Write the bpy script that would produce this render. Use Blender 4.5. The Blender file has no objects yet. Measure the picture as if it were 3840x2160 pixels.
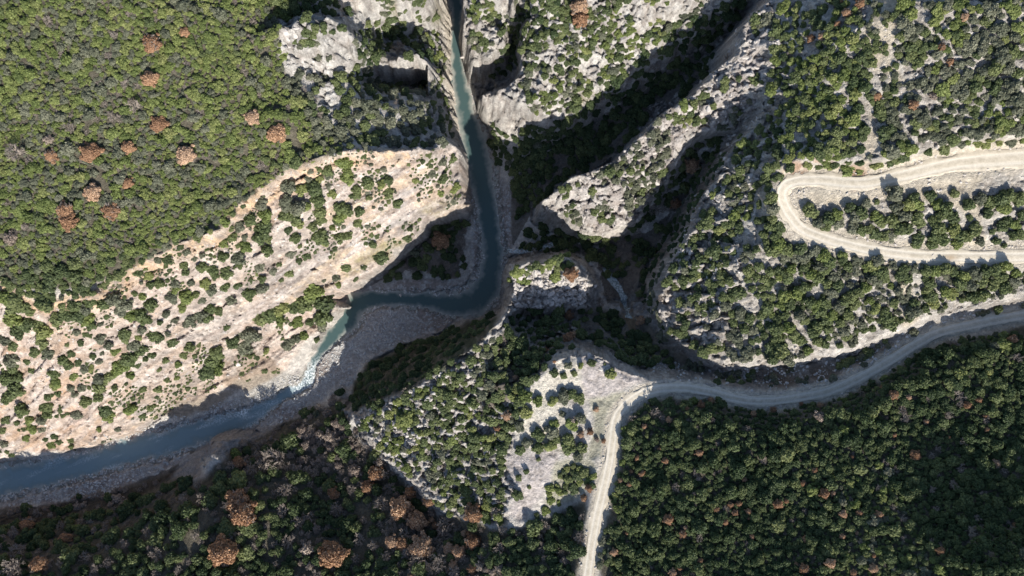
import bpy, math, random
import numpy as np
from mathutils import Vector, Euler
from mathutils.geometry import delaunay_2d_cdt

random.seed(7)
RNG = np.random.default_rng(11)
scene = bpy.context.scene
COL = scene.collection

# ------------------------------------------------------------------ camera, sky, sun, exposure
S = 1.6                                   # metres per survey unit
CAM_U = 215.0                             # camera height over the river, survey units
FQ = 2022.0                               # focal length in survey pixels (frame 2576 x 1449)
CX, CY = 1288.0, 724.5
cam_data = bpy.data.cameras.new('camera')
cam = bpy.data.objects.new('camera', cam_data); COL.objects.link(cam)
cam.location = (0, 0, CAM_U * S); cam.rotation_euler = (0, 0, 0)
cam_data.sensor_width = 36.0
cam_data.lens = 18.0 * FQ / CX
cam_data.clip_start = 1.0; cam_data.clip_end = 5000.0
scene.camera = cam

SUN_EL = math.radians(34.0)
SUN_H = Vector((0.30, -0.954, 0)).normalized()
sun_dir = Vector((SUN_H.x * math.cos(SUN_EL), SUN_H.y * math.cos(SUN_EL), math.sin(SUN_EL)))
world = bpy.data.worlds.new('World'); scene.world = world
world.use_nodes = True
wn = world.node_tree.nodes; wl = world.node_tree.links
wn.clear()
sky = wn.new('ShaderNodeTexSky'); sky.sky_type = 'NISHITA'; sky.sun_disc = False
sky.sun_elevation = SUN_EL; sky.sun_rotation = math.atan2(SUN_H.x, SUN_H.y)
sky.altitude = 300; sky.air_density = 1.0; sky.dust_density = 1.0; sky.ozone_density = 1.0
bg = wn.new('ShaderNodeBackground'); bg.inputs['Strength'].default_value = 0.11
wo = wn.new('ShaderNodeOutputWorld')
wl.new(sky.outputs[0], bg.inputs[0]); wl.new(bg.outputs[0], wo.inputs[0])
sd = bpy.data.lights.new('sun', 'SUN'); sd.energy = 4.8; sd.angle = math.radians(0.53); sd.color = (1.0, 0.94, 0.84)
so = bpy.data.objects.new('sun', sd); COL.objects.link(so)
so.location = (0, 0, 300); so.rotation_euler = sun_dir.to_track_quat('Z', 'Y').to_euler()
scene.view_settings.view_transform = 'Standard'
scene.view_settings.look = 'None'
scene.view_settings.gamma = 1.0
scene.view_settings.use_curve_mapping = False
scene.view_settings.exposure = 0.82
scene.render.engine = 'CYCLES'
scene.cycles.max_bounces = 5; scene.cycles.diffuse_bounces = 3; scene.cycles.glossy_bounces = 2
scene.cycles.transmission_bounces = 3; scene.cycles.transparent_max_bounces = 6

# ------------------------------------------------------------------ numpy noise
def _hash(ix, iy, seed):
    h = (ix.astype(np.int64) * 374761393 + iy.astype(np.int64) * 668265263 + seed * 1274126177) & 0xFFFFFFFF
    h = ((h ^ (h >> 13)) * 1274126177) & 0xFFFFFFFF
    h = (h ^ (h >> 16)) & 0xFFFFFF
    return h / float(0xFFFFFF)
def vnoise(x, y, seed=0):
    ix = np.floor(x); iy = np.floor(y); fx = x - ix; fy = y - iy
    fx = fx * fx * (3 - 2 * fx); fy = fy * fy * (3 - 2 * fy)
    a = _hash(ix, iy, seed); b = _hash(ix + 1, iy, seed); c = _hash(ix, iy + 1, seed); d = _hash(ix + 1, iy + 1, seed)
    return (a + (b - a) * fx) * (1 - fy) + (c + (d - c) * fx) * fy
def fbm(x, y, octv=4, seed=0, gain=0.5):
    t = np.zeros_like(x, dtype=float); amp = 1.0; tot = 0.0
    for i in range(octv):
        c, s = math.cos(0.7 * i + 0.3), math.sin(0.7 * i + 0.3)
        t += amp * vnoise((x * c - y * s) * 2 ** i + 17.3 * i, (x * s + y * c) * 2 ** i - 9.1 * i, seed + i); tot += amp; amp *= gain
    return t / tot
def worley(x, y, seed=0):
    ix = np.floor(x); iy = np.floor(y)
    f1 = np.full(x.shape, 9.0); f2 = np.full(x.shape, 9.0); cid = np.zeros(x.shape); ox = np.zeros(x.shape); oy = np.zeros(x.shape)
    for dx in (-1, 0, 1):
        for dy in (-1, 0, 1):
            jx = ix + dx; jy = iy + dy
            px = jx + _hash(jx, jy, seed); py = jy + _hash(jx, jy, seed + 51)
            d = np.hypot(px - x, py - y)
            new = d < f1
            f2 = np.where(new, f1, np.minimum(f2, d)); cid = np.where(new, _hash(jx, jy, seed + 99), cid); ox = np.where(new, px - x, ox); oy = np.where(new, py - y, oy); f1 = np.where(new, d, f1)
    return f1, f2, cid, ox, oy
def sstep(a, b, x):
    t = np.clip((x - a) / (b - a), 0, 1); return t * t * (3 - 2 * t)
def in_poly(px, py, poly):
    inside = np.zeros(px.shape, bool); n = len(poly)
    for i in range(n):
        x1, y1 = poly[i]; x2, y2 = poly[(i + 1) % n]
        if y1 == y2: continue
        c = ((y1 > py) != (y2 > py)) & (px < (x2 - x1) * (py - y1) / (y2 - y1) + x1)
        inside ^= c
    return inside

def W(qx, qy, z):
    """survey pixel + height (units) -> world metres, each feature at its own true distance"""
    d = (CAM_U - z) * S / FQ
    return ((qx - CX) * d, (CY - qy) * d, z * S)

# ------------------------------------------------------------------ survey: break lines and spot heights of the gorge
LINES = [
 # west side of the slot and river
 [(1130,-300,.6),(1127,-60,.5),(1127,0,.5),(1141,77,.5),(1141,103,.5),(1128,122,.5),(1136,160,.5),(1137,200,.5),(1145,247,.5),(1152,283,.5),(1161,333,.5),(1172,372,.5),(1177,400,.5),(1180,440,.5),(1186,500,.5),(1196,548,.6)],
 [(1102,-300,12),(1102,-60,12),(1105,0,11),(1112,77,9),(1113,120,9),(1114,170,8),(1119,220,8),(1128,283,9),(1140,333,10)],
 [(1157,373,26),(1135,362,33),(1111,354,36),(1087,379,38),(1027,379,40),(961,385,42),(877,380,44),(811,396,45),(711,436,46),(644,486,46),(550,586,46),(433,626,46),(300,693,46),(233,746,45),(133,763,45),(67,755,46),(0,716,48),(-150,690,50)],
 [(1120,380,31),(1080,398,34),(961,402,37.5),(880,400,39.5),(815,417,40.5),(720,457,41),(655,507,41),(562,607,41),(440,648,41.5),(305,714,42),(236,767,42),(130,785,43)],
 [(1087,366,34),(1027,364,36),(961,370,38.5),(877,364,42),(800,384,44.5)],
 [(1100,325,27),(1050,330,31.5),(1000,340,34.5),(940,345,37.5),(880,345,40.5),(800,355,43.5),(700,400,45.5),(600,500,47)],
 [(900,222,37),(960,236,32.5),(1030,236,29),(1085,246,22.5)],
 [(900,207,34),(940,214,23),(1000,218,15.5),(1060,215,11),(1105,213,9)],
 [(930,193,26),(1000,203,18.5),(1060,201,14),(1098,212,10)],
 [(930,160,30),(984,150,32),(1047,130,33),(1074,157,30),(1111,177,20)],
 [(984,140,28.5),(1020,124,23),(1060,126,20),(1085,145,16)],
 [(935,72,27),(980,68,25),(1030,68,21.5),(1072,72,16.5)],
 [(905,70,36),(930,15,36),(1000,0,37),(1060,-10,32),(1090,-50,28)],
 [(717,62,53),(760,48,55),(800,45,55),(850,55,51),(885,90,47),(895,130,44)],
 [(722,46,46),(800,28,46),(870,40,43)],
 [(725,120,49),(760,187,45),(800,187,43),(860,167,41),(890,152,40)],
 # block A, east of the slot
 [(1166,-300,.6),(1165,-60,.5),(1165,0,.5),(1158,83,.5),(1152,110,.5),(1159,140,.5),(1168,173,.5),(1178,213,.5),(1186,250,.5),(1199,283,.5),(1213,317,.5),(1226,353,.5),(1234,383,.5),(1244,420,.5)],
 [(1172,-300,26),(1172,-50,26),(1165,43,24),(1166,80,22),(1180,122,19),(1194,153,18),(1227,147,20),(1267,117,23),(1264,77,26)],
 [(1207,202,3),(1238,198,5.5),(1274,166,9.5),(1283,120,13.5),(1281,80,18),(1274,40,23)],
 [(1203,224,2),(1242,208,4.5),(1278,184,8),(1293,138,12),(1299,80,16.5),(1323,50,22)],
 # block B
 [(1335,35,31),(1318,90,29),(1308,127,28),(1307,200,25),(1290,214,24),(1252,228,22),(1217,242,19)],
 [(1304,160,14),(1297,205,9),(1272,214,6),(1237,226,3),(1208,244,2)],
 [(1250,236,22),(1290,250,23),(1330,264,24),(1347,283,22)],
 [(1217,272,14),(1267,294,12),(1290,316,10),(1337,313,12)],
 [(1222,300,5),(1270,340,6),(1320,355,7.5)],
 [(1245,380,1.2),(1270,410,2)],
 [(1448,287,21),(1481,233,20.5),(1541,207,23),(1578,173,24.5),(1631,110,27),(1688,57,28.5),(1771,20,30.5),(1840,-40,34)],
 [(1385,300,19),(1450,296,17),(1530,244,18),(1620,184,21),(1700,120,24),(1780,65,27),(1850,20,30)],
 [(1400,365,6),(1480,318,9),(1580,252,13),(1680,174,17),(1780,94,21),(1850,36,25)],
 [(1288,450,2),(1388,408,4),(1488,358,7),(1588,293,10),(1688,215,14),(1788,132,18),(1850,66,22),(1900,-10,27),(1960,-80,33)],
 # tongue between the two side gullies
 [(1361,503,23),(1398,480,28),(1438,443,30),(1505,420,31),(1555,397,31),(1588,363,32),(1632,318,33.6),(1668,280,35.4),(1738,240,37),(1808,167,39),(1855,127,41),(1868,60,42),(1921,10,44),(1980,-60,46)],
 [(1366,520,18.5),(1390,540,17),(1455,566,17),(1505,590,16),(1565,570,18),(1588,540,20),(1640,470,24),(1698,400,27),(1718,350,29),(1768,330,31),(1815,333,31),(1855,320,33),(1890,260,37),(1915,213,41)],
 [(1345,560,3),(1380,575,4.5),(1450,602,6),(1510,617,7),(1590,595,9),(1643,542,12),(1700,470,15),(1735,400,18),(1765,355,21),(1800,347,23),(1840,340,28),(1880,300,34),(1920,235,41)],
 [(1288,626,1.5),(1321,628,2.5),(1388,607,4),(1488,630,6),(1590,650,9),(1650,590,11),(1690,540,14),(1732,470,17.5),(1775,402,21),(1820,360,26),(1862,332,31)],
 # east block west rim
 [(1945,230,43),(1910,310,40),(1862,352,38),(1835,383,37),(1788,460,36),(1755,516,35),(1748,556,34),(1715,616,33),(1681,666,32),(1661,710,31),(1658,793,29),(1690,850,30),(1760,890,33),(1800,905,35)],
 # stream gully from the road to the falls
 [(1950,960,33),(1850,950,31),(1760,932,28),(1700,905,25.5),(1650,870,22.5),(1600,828,20),(1585,800,18.5),(1573,782,17)],
 [(1570,772,11),(1560,735,9.5),(1545,700,8),(1500,655,6.5)],
 # plateau rim over the lower road
 [(1860,918,36.5),(1932,916,37.5),(2025,903,38.3),(2132,883,39.5),(2259,833,42),(2295,810,43),(2399,770,45),(2465,766,46),(2549,742,47),(2650,730,48),(2900,700,50)],
 [(1850,932,32),(1935,930,32.5),(2035,918,33.5),(2140,898,35.5),(2262,850,39),(2310,828,40),(2400,788,41.5),(2480,782,42.3),(2576,760,43.5),(2900,715,46)],
 [(1840,968,33.5),(1950,968,34),(2050,955,35.5),(2150,925,37),(2260,866,39)],
 # central promontory
 [(850,1010,5),(890,1060,14),(960,1015,22),(1020,985,28),(1081,956,34),(1127,910,36),(1184,880,37),(1217,853,37),(1244,816,35),(1275,785,30),(1284,740,27)],
 [(880,1010,3),(888,956,2),(904,918,1.6),(944,898,1.4),(1011,865,1.3),(1061,852,1.3),(1111,835,1.3),(1137,818,1.2),(1161,800,1.2),(1227,788,1.2),(1258,776,1.5),(1262,740,1.2)],
 [(885,1064,13),(940,1110,18),(958,1130,19),(1000,1175,21),(1050,1220,22),(1090,1260,23),(1130,1290,25),(1200,1330,28),(1280,1335,30)],
 [(868,1070,8),(900,1092,9),(935,1130,10),(985,1190,12.5),(1040,1238,15),(1085,1285,17),(1130,1315,21),(1200,1352,26)],
 [(1299,728,26),(1288,704,27.5),(1304,684,28.5),(1298,670,29),(1326,657,29.5),(1355,664,29),(1421,645,27),(1455,671,27),(1482,712,25)],
 [(1275,644,2),(1290,650,3),(1320,642,5),(1355,642,7),(1425,628,8),(1470,652,9),(1503,690,10),(1510,745,12)],
 [(1292,798,23),(1318,770,24.5),(1355,760,24.5),(1400,770,23),(1465,766,21.5)],
 [(1320,794,20),(1400,794,19.5),(1470,787,16.5),(1530,800,15.5)],
 [(1361,940,37),(1405,903,37.5),(1488,890,36.5),(1538,913,36.5),(1588,940,35.8),(1625,950,35.3)],
 [(1358,928,35),(1403,890,33.5),(1488,876,31),(1545,898,29),(1600,926,29),(1650,938,29),(1700,935,29.5)],
 # west slope: cliff rim above the river and its foot
 [(560,872,15),(600,832,17),(640,792,18),(730,747,18),(800,718,17),(857,730,14),(884,706,15),(927,683,16),(977,650,16.5),(1011,613,17),(1044,596,17),(1077,550,18),(1111,543,18),(1144,526,17),(1177,516,14)],
 [(1157,478,18),(1158,430,22),(1157,395,24)],
 [(857,752,2),(884,737,1.2),(921,721,1.2),(964,691,2.5),(1011,654,3.5),(1044,627,4),(1071,601,4),(1094,571,3.5),(1144,559,2),(1188,548,1)],
 [(1100,470,27),(1000,560,25),(940,610,23.5),(850,685,19.5)],
 [(570,890,12),(612,850,13),(652,812,13.5),(735,770,12.5),(800,745,12),(848,750,9)],
 [(855,772,7),(842,805,6),(818,838,4),(778,882,3),(730,912,3)],
 [(866,780,.6),(866,793,.5),(848,813,.5),(826,835,.5),(812,868,.5),(788,895,.5),(768,926,.5)],
 [(500,930,14),(450,970,12),(417,1010,9)],
 [(-200,1165,4),(-100,1150,4),(0,1136,4),(100,1140,3.5),(180,1125,5),(240,1108,7),(300,1085,9),(350,1045,10),(400,995,11)],
 [(-200,1185,.8),(0,1152,.8),(60,1160,.8),(120,1163,.8),(227,1131,.8),(283,1124,.8),(333,1108,.9),(383,1068,1.5),(417,1040,2)],
 [(420,1036,2.4),(480,1012,3),(560,992,3),(600,978,2.5)],
 [(450,1070,1.2),(520,1050,1),(600,1010,.9),(660,985,.9),(720,955,.8)],
 # south bank of the lower reach
 [(-200,1295,1),(0,1276,1),(133,1266,1),(267,1243,1),(333,1213,1),(417,1179,1),(447,1166,1),(500,1125,1),(567,1081,1),(633,1081,1),(700,1067,1),(760,1042,1),(815,997,1),(868,968,1.5)],
 [(-200,1340,7),(0,1310,5),(150,1300,4.5),(300,1270,4.5),(400,1217,4.5),(450,1192,4.5),(510,1150,5),(530,1110,6.5),(575,1103,9),(640,1110,5.5),(740,1090,5),(830,1040,5)],
 # road lines
 [(1463,1560,38.5),(1478,1449,38),(1495,1333,37.2),(1518,1233,36.6),(1535,1153,36.2),(1547,1066,35.7),(1567,1026,35.4),(1605,996,35.2),(1655,979,35),(1721,976,35),(1788,986,35.4),(1855,1003,36),(1932,1009,36.5),(2032,996,37.2),(2099,979,37.8),(2182,940,38.7),(2249,900,39.3),(2315,860,40.2),(2365,836,40.8),(2432,820,41.5),(2499,806,42.2),(2576,793,43),(2800,760,45)],
 [(2800,640,49),(2576,646,48),(2392,646,47),(2265,640,46.6),(2132,616,46.2),(2032,583,46),(1989,543,46.2),(1969,503,46.5),(1972,473,46.8),(1999,457,47.2),(2065,453,48),(2165,460,49),(2265,443,50),(2399,413,51),(2576,397,52),(2800,385,53)],
 [(1975,440,49),(2065,428,51),(2165,436,52),(2265,418,53),(2399,388,54.5),(2576,367,55.5)],
 # foot of the shaded wooded hill south of the road
 [(1640,1012,35.5),(1700,998,36),(1780,1008,36.5),(1855,1026,37),(1932,1033,37.5),(2032,1020,38.3),(2105,1003,39),(2190,964,40),(2260,924,40.5),(2325,884,41.5),(2375,860,42),(2440,844,42.8),(2505,830,43.5),(2590,818,44.5)],
]
def wall_base(rim, side, zb, margin):
    """foot of a near vertical wall under a rim line"""
    out = []
    for i, (p, z) in enumerate(zip(rim, zb)):
        a, b = rim[max(i - 1, 0)], rim[min(i + 1, len(rim) - 1)]; dx, dy = b[0] - a[0], b[1] - a[1]; L = math.hypot(dx, dy)
        k = (CAM_U - p[2]) / (CAM_U - z)
        out.append((CX + (p[0] - CX) * k + side * dy / L * margin, CY + (p[1] - CY) * k - side * dx / L * margin, z))
    return out
T_RIM = [l for l in LINES if l[0] == (1361,503,23)][0]; E_RIM = [l for l in LINES if l[0] == (1945,230,43)][0]
LINES.append(wall_base(T_RIM, 1, [2.5,4,6,8,10,11.5,13,15,17,20,22,25,30,36], 7))
LINES.append(wall_base(E_RIM[2:], -1, [29.5,23.5,20,17,13.2,12.2,12,14.5,19.5,25.5,30], 9))
SPOTS = [
 (-1400,-1000,66),(600,-1000,62),(1900,-1000,58),(4000,-1000,72),(4000,600,62),(4000,1200,58),(4000,2400,64),(2000,2400,54),(1288,2400,46),(400,2400,38),(-1400,2400,36),(-1400,1450,22),(-1400,1150,8),(-1400,700,52),
 (-400,-300,66),(600,-300,60),(1288,-300,36),(1900,-300,50),(3000,-300,72),(3000,300,64),(3000,900,52),(3000,1800,66),(2000,1900,52),(1200,1900,46),(400,1900,34),(-400,1900,32),(-400,1450,25),(-400,1100,10),(-400,700,54),(-400,300,60),
 (0,500,52),(300,500,50),(500,450,49),(0,300,56),(300,300,54),(600,300,51),(0,0,60),(300,0,60),(600,100,54),(600,0,54),(-200,0,62),(150,620,49),(300,620,48),
 (750,300,47),(850,300,41.5),(900,250,39),(1000,285,35),(1060,270,31.5),(1095,252,25),(1108,300,23),
 (950,100,25),(1000,88,20),(1037,93,18),(1080,100,16),(1070,75,17),(800,-30,48),(700,5,48),(900,-60,50),(1000,-80,46),(820,110,50),
 (1210,5,29),(1287,15,31),(1210,-60,31),(1290,-60,34),(1225,100,23),(1340,0,33),(1340,-60,36),(1200,60,25),
 (1400,150,28),(1500,100,30),(1600,50,32),(1700,0,34),(1400,0,34),(1500,0,35),(1600,-60,40),(1400,-60,40),(1360,220,26),(1420,230,24),
 (1850,600,38),(1800,700,37),(1900,800,38),(1800,800,36),(1900,500,41),(1950,450,44),(1930,600,43),(2100,800,42),(2200,720,45),(1980,300,46),(2100,300,51),(2300,300,55),(2576,300,59),(2100,100,55),(2000,100,48),(1950,20,46),(2300,0,60),(2576,0,64),(2400,700,46),(2300,540,49),(2450,540,50),(2150,540,48),
 (1660,1075,38.8),(1705,1050,40.3),(1780,1062,41.5),(1850,1075,42.2),(1930,1085,42.6),(2030,1072,43),(2110,1050,43.2),(2200,1010,43.2),(2300,960,44.2),(2400,915,45.5),(2500,890,46.5),(2600,875,47.5),(1660,1200,39.5),(1800,1200,43),(2000,1200,44.8),(2150,1180,46.2),(2150,1300,49.2),(2150,1449,53),(2420,1180,48.6),(2420,1300,52.3),(2420,1449,59),(2000,1330,46.3),(2000,1449,51),(1800,1449,47),(1620,1449,40),(1590,1200,37.3),(2300,1100,45.3),(2300,1300,50.5),(2300,1449,55.2),(2576,1100,48.8),(2576,1300,55.5),(2576,1449,66.5),(2000,1650,52),(2300,1650,56),(2700,1650,67),(2800,1300,60),(1600,1650,42),
 (1000,935,15),(1080,895,16),(1150,840,16),(950,960,13),
 (1100,1050,31),(1200,950,36),(1200,1100,31),(1300,850,30),(1250,1250,30),(1300,1000,36),(1300,1150,33.5),(1050,1150,25),
 (1380,830,23),(1480,840,22.5),(1440,875,31),(1550,870,24),(1600,880,23),(1340,690,27.5),(1420,690,26),
 (1400,980,35.7),(1450,1100,35),(1480,950,36.2),(1500,1000,35.5),(1420,1050,35.3),(1430,1200,33.5),(1440,1260,32.5),(1475,1200,35.5),(1380,1350,31),(1290,1300,31),(1330,1200,34.5),(1450,1350,35),(1430,1449,36),
 (400,1270,12),(450,1290,17),(330,1330,12),(500,1320,20),(420,1400,20),(450,1449,22),(300,1449,17),(330,1400,16),(600,1200,11),(650,1300,17),(700,1400,19.5),(800,1200,9),(850,1300,14.5),(900,1400,20.5),(1000,1300,18.5),(1000,1449,25),(1200,1449,30.5),(1350,1449,36),(0,1449,19),(150,1400,16),(200,1449,19),(0,1360,12),(0,1600,26),(300,1600,25),(700,1600,25),(1000,1600,29),(1400,1600,37),(535,1150,15),(510,1180,10),(600,1150,8),
 (0,900,28),(200,900,31),(400,800,33),(300,1000,18),(100,1050,13),(600,700,33),(700,600,36),(500,750,32),(800,500,37),(900,500,33),(1000,450,33),(1100,430,30),(0,800,39),(150,830,38),(-200,900,30),
 (750,800,9),(700,840,8),(650,870,7),(690,905,4.5),(620,935,4),(560,962,4),(520,985,3.5),
 (1100,620,4),(1050,660,3.5),(1000,695,2.4),(1150,620,2.4),(1170,690,1.2),(960,715,1.2),
 (1255,440,.5),(1262,520,.6),(1268,600,.6),(1258,690,.5),(1190,600,.6),(1195,680,.6),(1195,735,.5),(1140,738,.5),(1050,735,.5),(960,728,.5),
 (915,778,.5),(1000,790,.9),(1100,795,.7),(1130,805,.4),(1050,835,1.1),(950,835,1.1),(900,855,.8),(880,885,.7),(895,910,1),(845,910,.4),(700,1040,.6),(560,1090,.8),(300,1180,.6),(100,1230,.6),
]
# river: centre line with half width (survey px) and depth
RIVER = [(1147,-320,15),(1147,-60,15),(1148,0,16),(1150,60,12),(1146,110,9),(1149,140,13),(1152,180,15),(1162,240,19),(1176,300,23),(1192,360,30),(1202,410,32),(1212,460,30),(1226,530,26),(1236,600,25),(1238,660,27),(1228,715,33),(1200,755,34),(1150,766,29),(1080,758,20),(1000,752,17),(938,752,20),(896,768,27),(876,800,28),(848,834,21),(817,868,12),(792,908,10),(771,963,11),(730,987,11),(694,1009,11),(617,1053,22),(533,1077,25),(433,1110,29),(333,1133,29),(233,1163,28),(133,1187,30),(0,1212,33),(-200,1247,35),(-420,1270,40)]
ROAD_LOW = [(l[0], l[1], l[2]) for l in LINES if l[0][0] == 1463][0] and [l for l in LINES if l[0][0] == 1463][0]
ROAD_HAIR = [l for l in LINES if l[0] == (2800, 640, 49)][0]

def densify(line, step=9.0):
    out = []
    for a, b in zip(line[:-1], line[1:]):
        n = max(1, int(math.hypot(b[0] - a[0], b[1] - a[1]) / step))
        for i in range(n):
            t = i / n; out.append(tuple(a[k] + (b[k] - a[k]) * t for k in range(len(a))))
    out.append(tuple(line[-1])); return out
survey = []
def ragged(p):
    a, b = np.array([p[0] / 17.0]), np.array([p[1] / 17.0])
    return (p[0] + (float(fbm(a, b, 3, 511)[0]) - .5) * 17, p[1] + (float(fbm(a + 40, b, 3, 517)[0]) - .5) * 17, p[2])
for l in LINES:
    d_ = densify(l, 7.0); calm_line = l in (ROAD_LOW, ROAD_HAIR) or max(p[2] for p in l) < 1.3
    survey += d_ if calm_line else [ragged(p) for p in d_]
survey += SPOTS
P3 = np.array([W(*p) for p in survey])
_, uniq = np.unique(np.round(P3[:, :2] / 0.4).astype(int), axis=0, return_index=True)
P3 = P3[np.sort(uniq)]
res = delaunay_2d_cdt([Vector((p[0], p[1])) for p in P3], [], [], 0, 1e-5)
dv = np.array([(v.x, v.y) for v in res[0]]); dz = np.array([P3[o[0]][2] if len(o) else 0.0 for o in res[3]])
# core grid
STEP = 0.46
X0, X1, Y0, Y1 = -262.0, 262.0, -166.0, 166.0
gx = np.arange(X0, X1, STEP); gy = np.arange(Y0, Y1, STEP)
NX, NY = len(gx), len(gy)
H = np.full((NY, NX), np.nan)
for f in res[2]:
    a, b, c = f
    (ax, ay), (bx, by), (cx, cy) = dv[a], dv[b], dv[c]
    i0 = max(0, int(math.ceil((min(ax, bx, cx) - X0) / STEP))); i1 = min(NX - 1, int((max(ax, bx, cx) - X0) / STEP))
    j0 = max(0, int(math.ceil((min(ay, by, cy) - Y0) / STEP))); j1 = min(NY - 1, int((max(ay, by, cy) - Y0) / STEP))
    if i1 < i0 or j1 < j0: continue
    det = (by - cy) * (ax - cx) + (cx - bx) * (ay - cy)
    if abs(det) < 1e-9: continue
    gxx = gx[i0:i1 + 1][None, :]; gyy = gy[j0:j1 + 1][:, None]
    u = ((by - cy) * (gxx - cx) + (cx - bx) * (gyy - cy)) / det
    v = ((cy - ay) * (gxx - cx) + (ax - cx) * (gyy - cy)) / det
    w = 1 - u - v
    m = (u >= -1e-6) & (v >= -1e-6) & (w >= -1e-6)
    val = u * dz[a] + v * dz[b] + w * dz[c]
    sub = H[j0:j1 + 1, i0:i1 + 1]; sub[m] = val[m]
if np.isnan(H).any():
    H = np.where(np.isnan(H), np.nanmean(H), H)
def blur(A, n):
    for _ in range(n):
        P = np.pad(A, 1, mode='edge'); A = (P[:-2, 1:-1] + 2 * P[1:-1, 1:-1] + P[2:, 1:-1]) / 4
        P = np.pad(A, 1, mode='edge'); A = (P[1:-1, :-2] + 2 * P[1:-1, 1:-1] + P[1:-1, 2:]) / 4
    return A
GX, GY = np.meshgrid(gx, gy)
gyd, gxd = np.gradient(blur(H, 2), STEP)
slope0 = np.hypot(gxd, gyd)
steep = sstep(0.9, 1.8, blur(slope0, 9))
H = blur(H, 1) * steep + blur(H, 20) * (1 - steep)

# ---- masks in survey pixels
def Q(x, y, z):
    d = (CAM_U * S - z)
    return CX + x * FQ / d, CY - y * FQ / d
QX, QY = Q(GX, GY, H)
jx = (fbm(GX / 7, GY / 7, 3, 5) - .5) * 34; jy = (fbm(GX / 7, GY / 7, 3, 45) - .5) * 34
JX, JY = QX + jx, QY + jy
def soft(poly, n=3): return blur(in_poly(JX, JY, poly).astype(float), n)
FLOOR = [(1127,-330),(1141,90),(1126,125),(1145,250),(1165,400),(1192,550),(1190,700),(960,700),(921,722),(857,755),(868,785),(846,815),(812,868),(768,928),(700,950),(600,1000),(470,1060),(400,1070),(333,1108),(227,1131),(120,1163),(0,1155),(-400,1190),(-400,1310),(0,1278),(133,1268),(267,1245),(333,1215),(417,1181),(447,1168),(500,1127),(567,1083),(633,1083),(700,1069),(760,1044),(815,999),(868,970),(888,956),(904,918),(944,898),(1011,865),(1061,852),(1111,835),(1161,800),(1227,788),(1262,773),(1262,700),(1290,640),(1284,560),(1284,470),(1244,425),(1213,317),(1184,250),(1165,173),(1155,120),(1166,50),(1166,-330)]
M_floor = blur(in_poly(QX, QY, FLOOR).astype(float), 1) * (H < 4.0)
WSLOPE = [(1160,372),(1087,377),(961,383),(877,377),(811,393),(711,433),(644,483),(550,583),(433,623),(300,690),(233,743),(133,765),(67,755),(0,716),(-300,700),(-300,1170),(0,1150),(227,1125),(333,1100),(417,1030),(560,975),(720,925),(860,760),(1044,600),(1111,545),(1190,520)]
M_ws = soft(WSLOPE)
SLAB = [(1160,372),(1100,380),(900,440),(760,560),(880,560),(700,660),(640,760),(480,900),(330,1040),(330,1100),(440,1000),(600,850),(740,760),(860,735),(1044,600),(1111,545),(1190,520)]
M_slab = soft(SLAB)
QUARRY = [(1361,940),(1405,905),(1460,905),(1465,960),(1500,990),(1480,1010),(1420,1000),(1430,1060),(1440,1130),(1400,1150),(1300,1120),(1295,1050),(1330,990)]
SLABQ = [(1460,905),(1488,892),(1538,914),(1588,941),(1620,952),(1570,980),(1520,1000),(1470,1000)]
SLABQ2 = [(1260,1150),(1420,1130),(1390,1190),(1340,1270),(1310,1310),(1280,1290),(1300,1220)]
CLAY = [(1470,1000),(1560,985),(1600,985),(1545,1050),(1520,1140),(1480,1160),(1490,1060)]
CLAY2 = [(1400,1160),(1490,1140),(1500,1170),(1480,1230),(1440,1260),(1370,1280),(1390,1200)]
M_q = soft(QUARRY); M_sq = np.maximum(soft(SLABQ), soft(SLABQ2)); M_clay = np.maximum(soft(CLAY), soft(CLAY2))
EAST = [(1945,200),(1840,380),(1750,520),(1660,700),(1655,800),(1700,860),(1800,910),(1932,916),(2132,883),(2295,810),(2465,766),(2700,735),(2700,-100),(2000,-100)]
M_east = soft(EAST)
BLOCKY = [(1930,-60),(1860,60),(1738,243),(1640,262),(1588,363),(1505,420),(1361,503),(1366,545),(1505,590),(1570,570),(1640,480),(1720,350),(1800,340),(1720,560),(1655,700),(1655,800),(1760,900),(1830,900),(1860,700),(1860,560),(1960,380),(1980,150)]
M_blk = soft(BLOCKY)
ROCKC = [(700,50),(900,30),(1000,-60),(1130,-60),(1160,370),(1090,375),(1110,250),(1115,180),(940,205),(905,160),(840,190),(860,250),(850,300),(810,290),(790,200),(720,170)]
ROCKA = [(1160,-60),(1900,-60),(1880,20),(1640,120),(1450,300),(1340,320),(1210,285),(1160,140)]
PROM = [(880,1065),(1080,950),(1240,815),(1280,780),(1280,640),(1460,640),(1490,720),(1480,790),(1300,1000),(1280,1330),(1130,1300),(950,1140)]
M_rk = np.maximum.reduce([soft(ROCKC), soft(ROCKA), soft(PROM), M_blk])
NWF = [(-1600,-1200),(1000,-1200),(720,10),(700,60),(720,180),(830,300),(860,370),(711,430),(644,480),(550,580),(433,620),(300,690),(100,740),(0,712),(-1600,690)]
SEF = [(1590,1010),(1640,1000),(1780,1000),(1855,1020),(2040,1012),(2110,995),(2330,880),(2600,815),(3000,780),(4400,700),(4400,2800),(1480,2800),(1520,1300),(1570,1100)]
SWF = [(-1600,1330),(0,1285),(270,1250),(450,1172),(570,1090),(700,1072),(860,1000),(870,1070),(1090,1290),(1280,1340),(1400,1300),(1480,1250),(1450,2800),(-1600,2800)]
M_nwf, M_sef, M_swf = soft(NWF), soft(SEF), soft(SWF)
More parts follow.
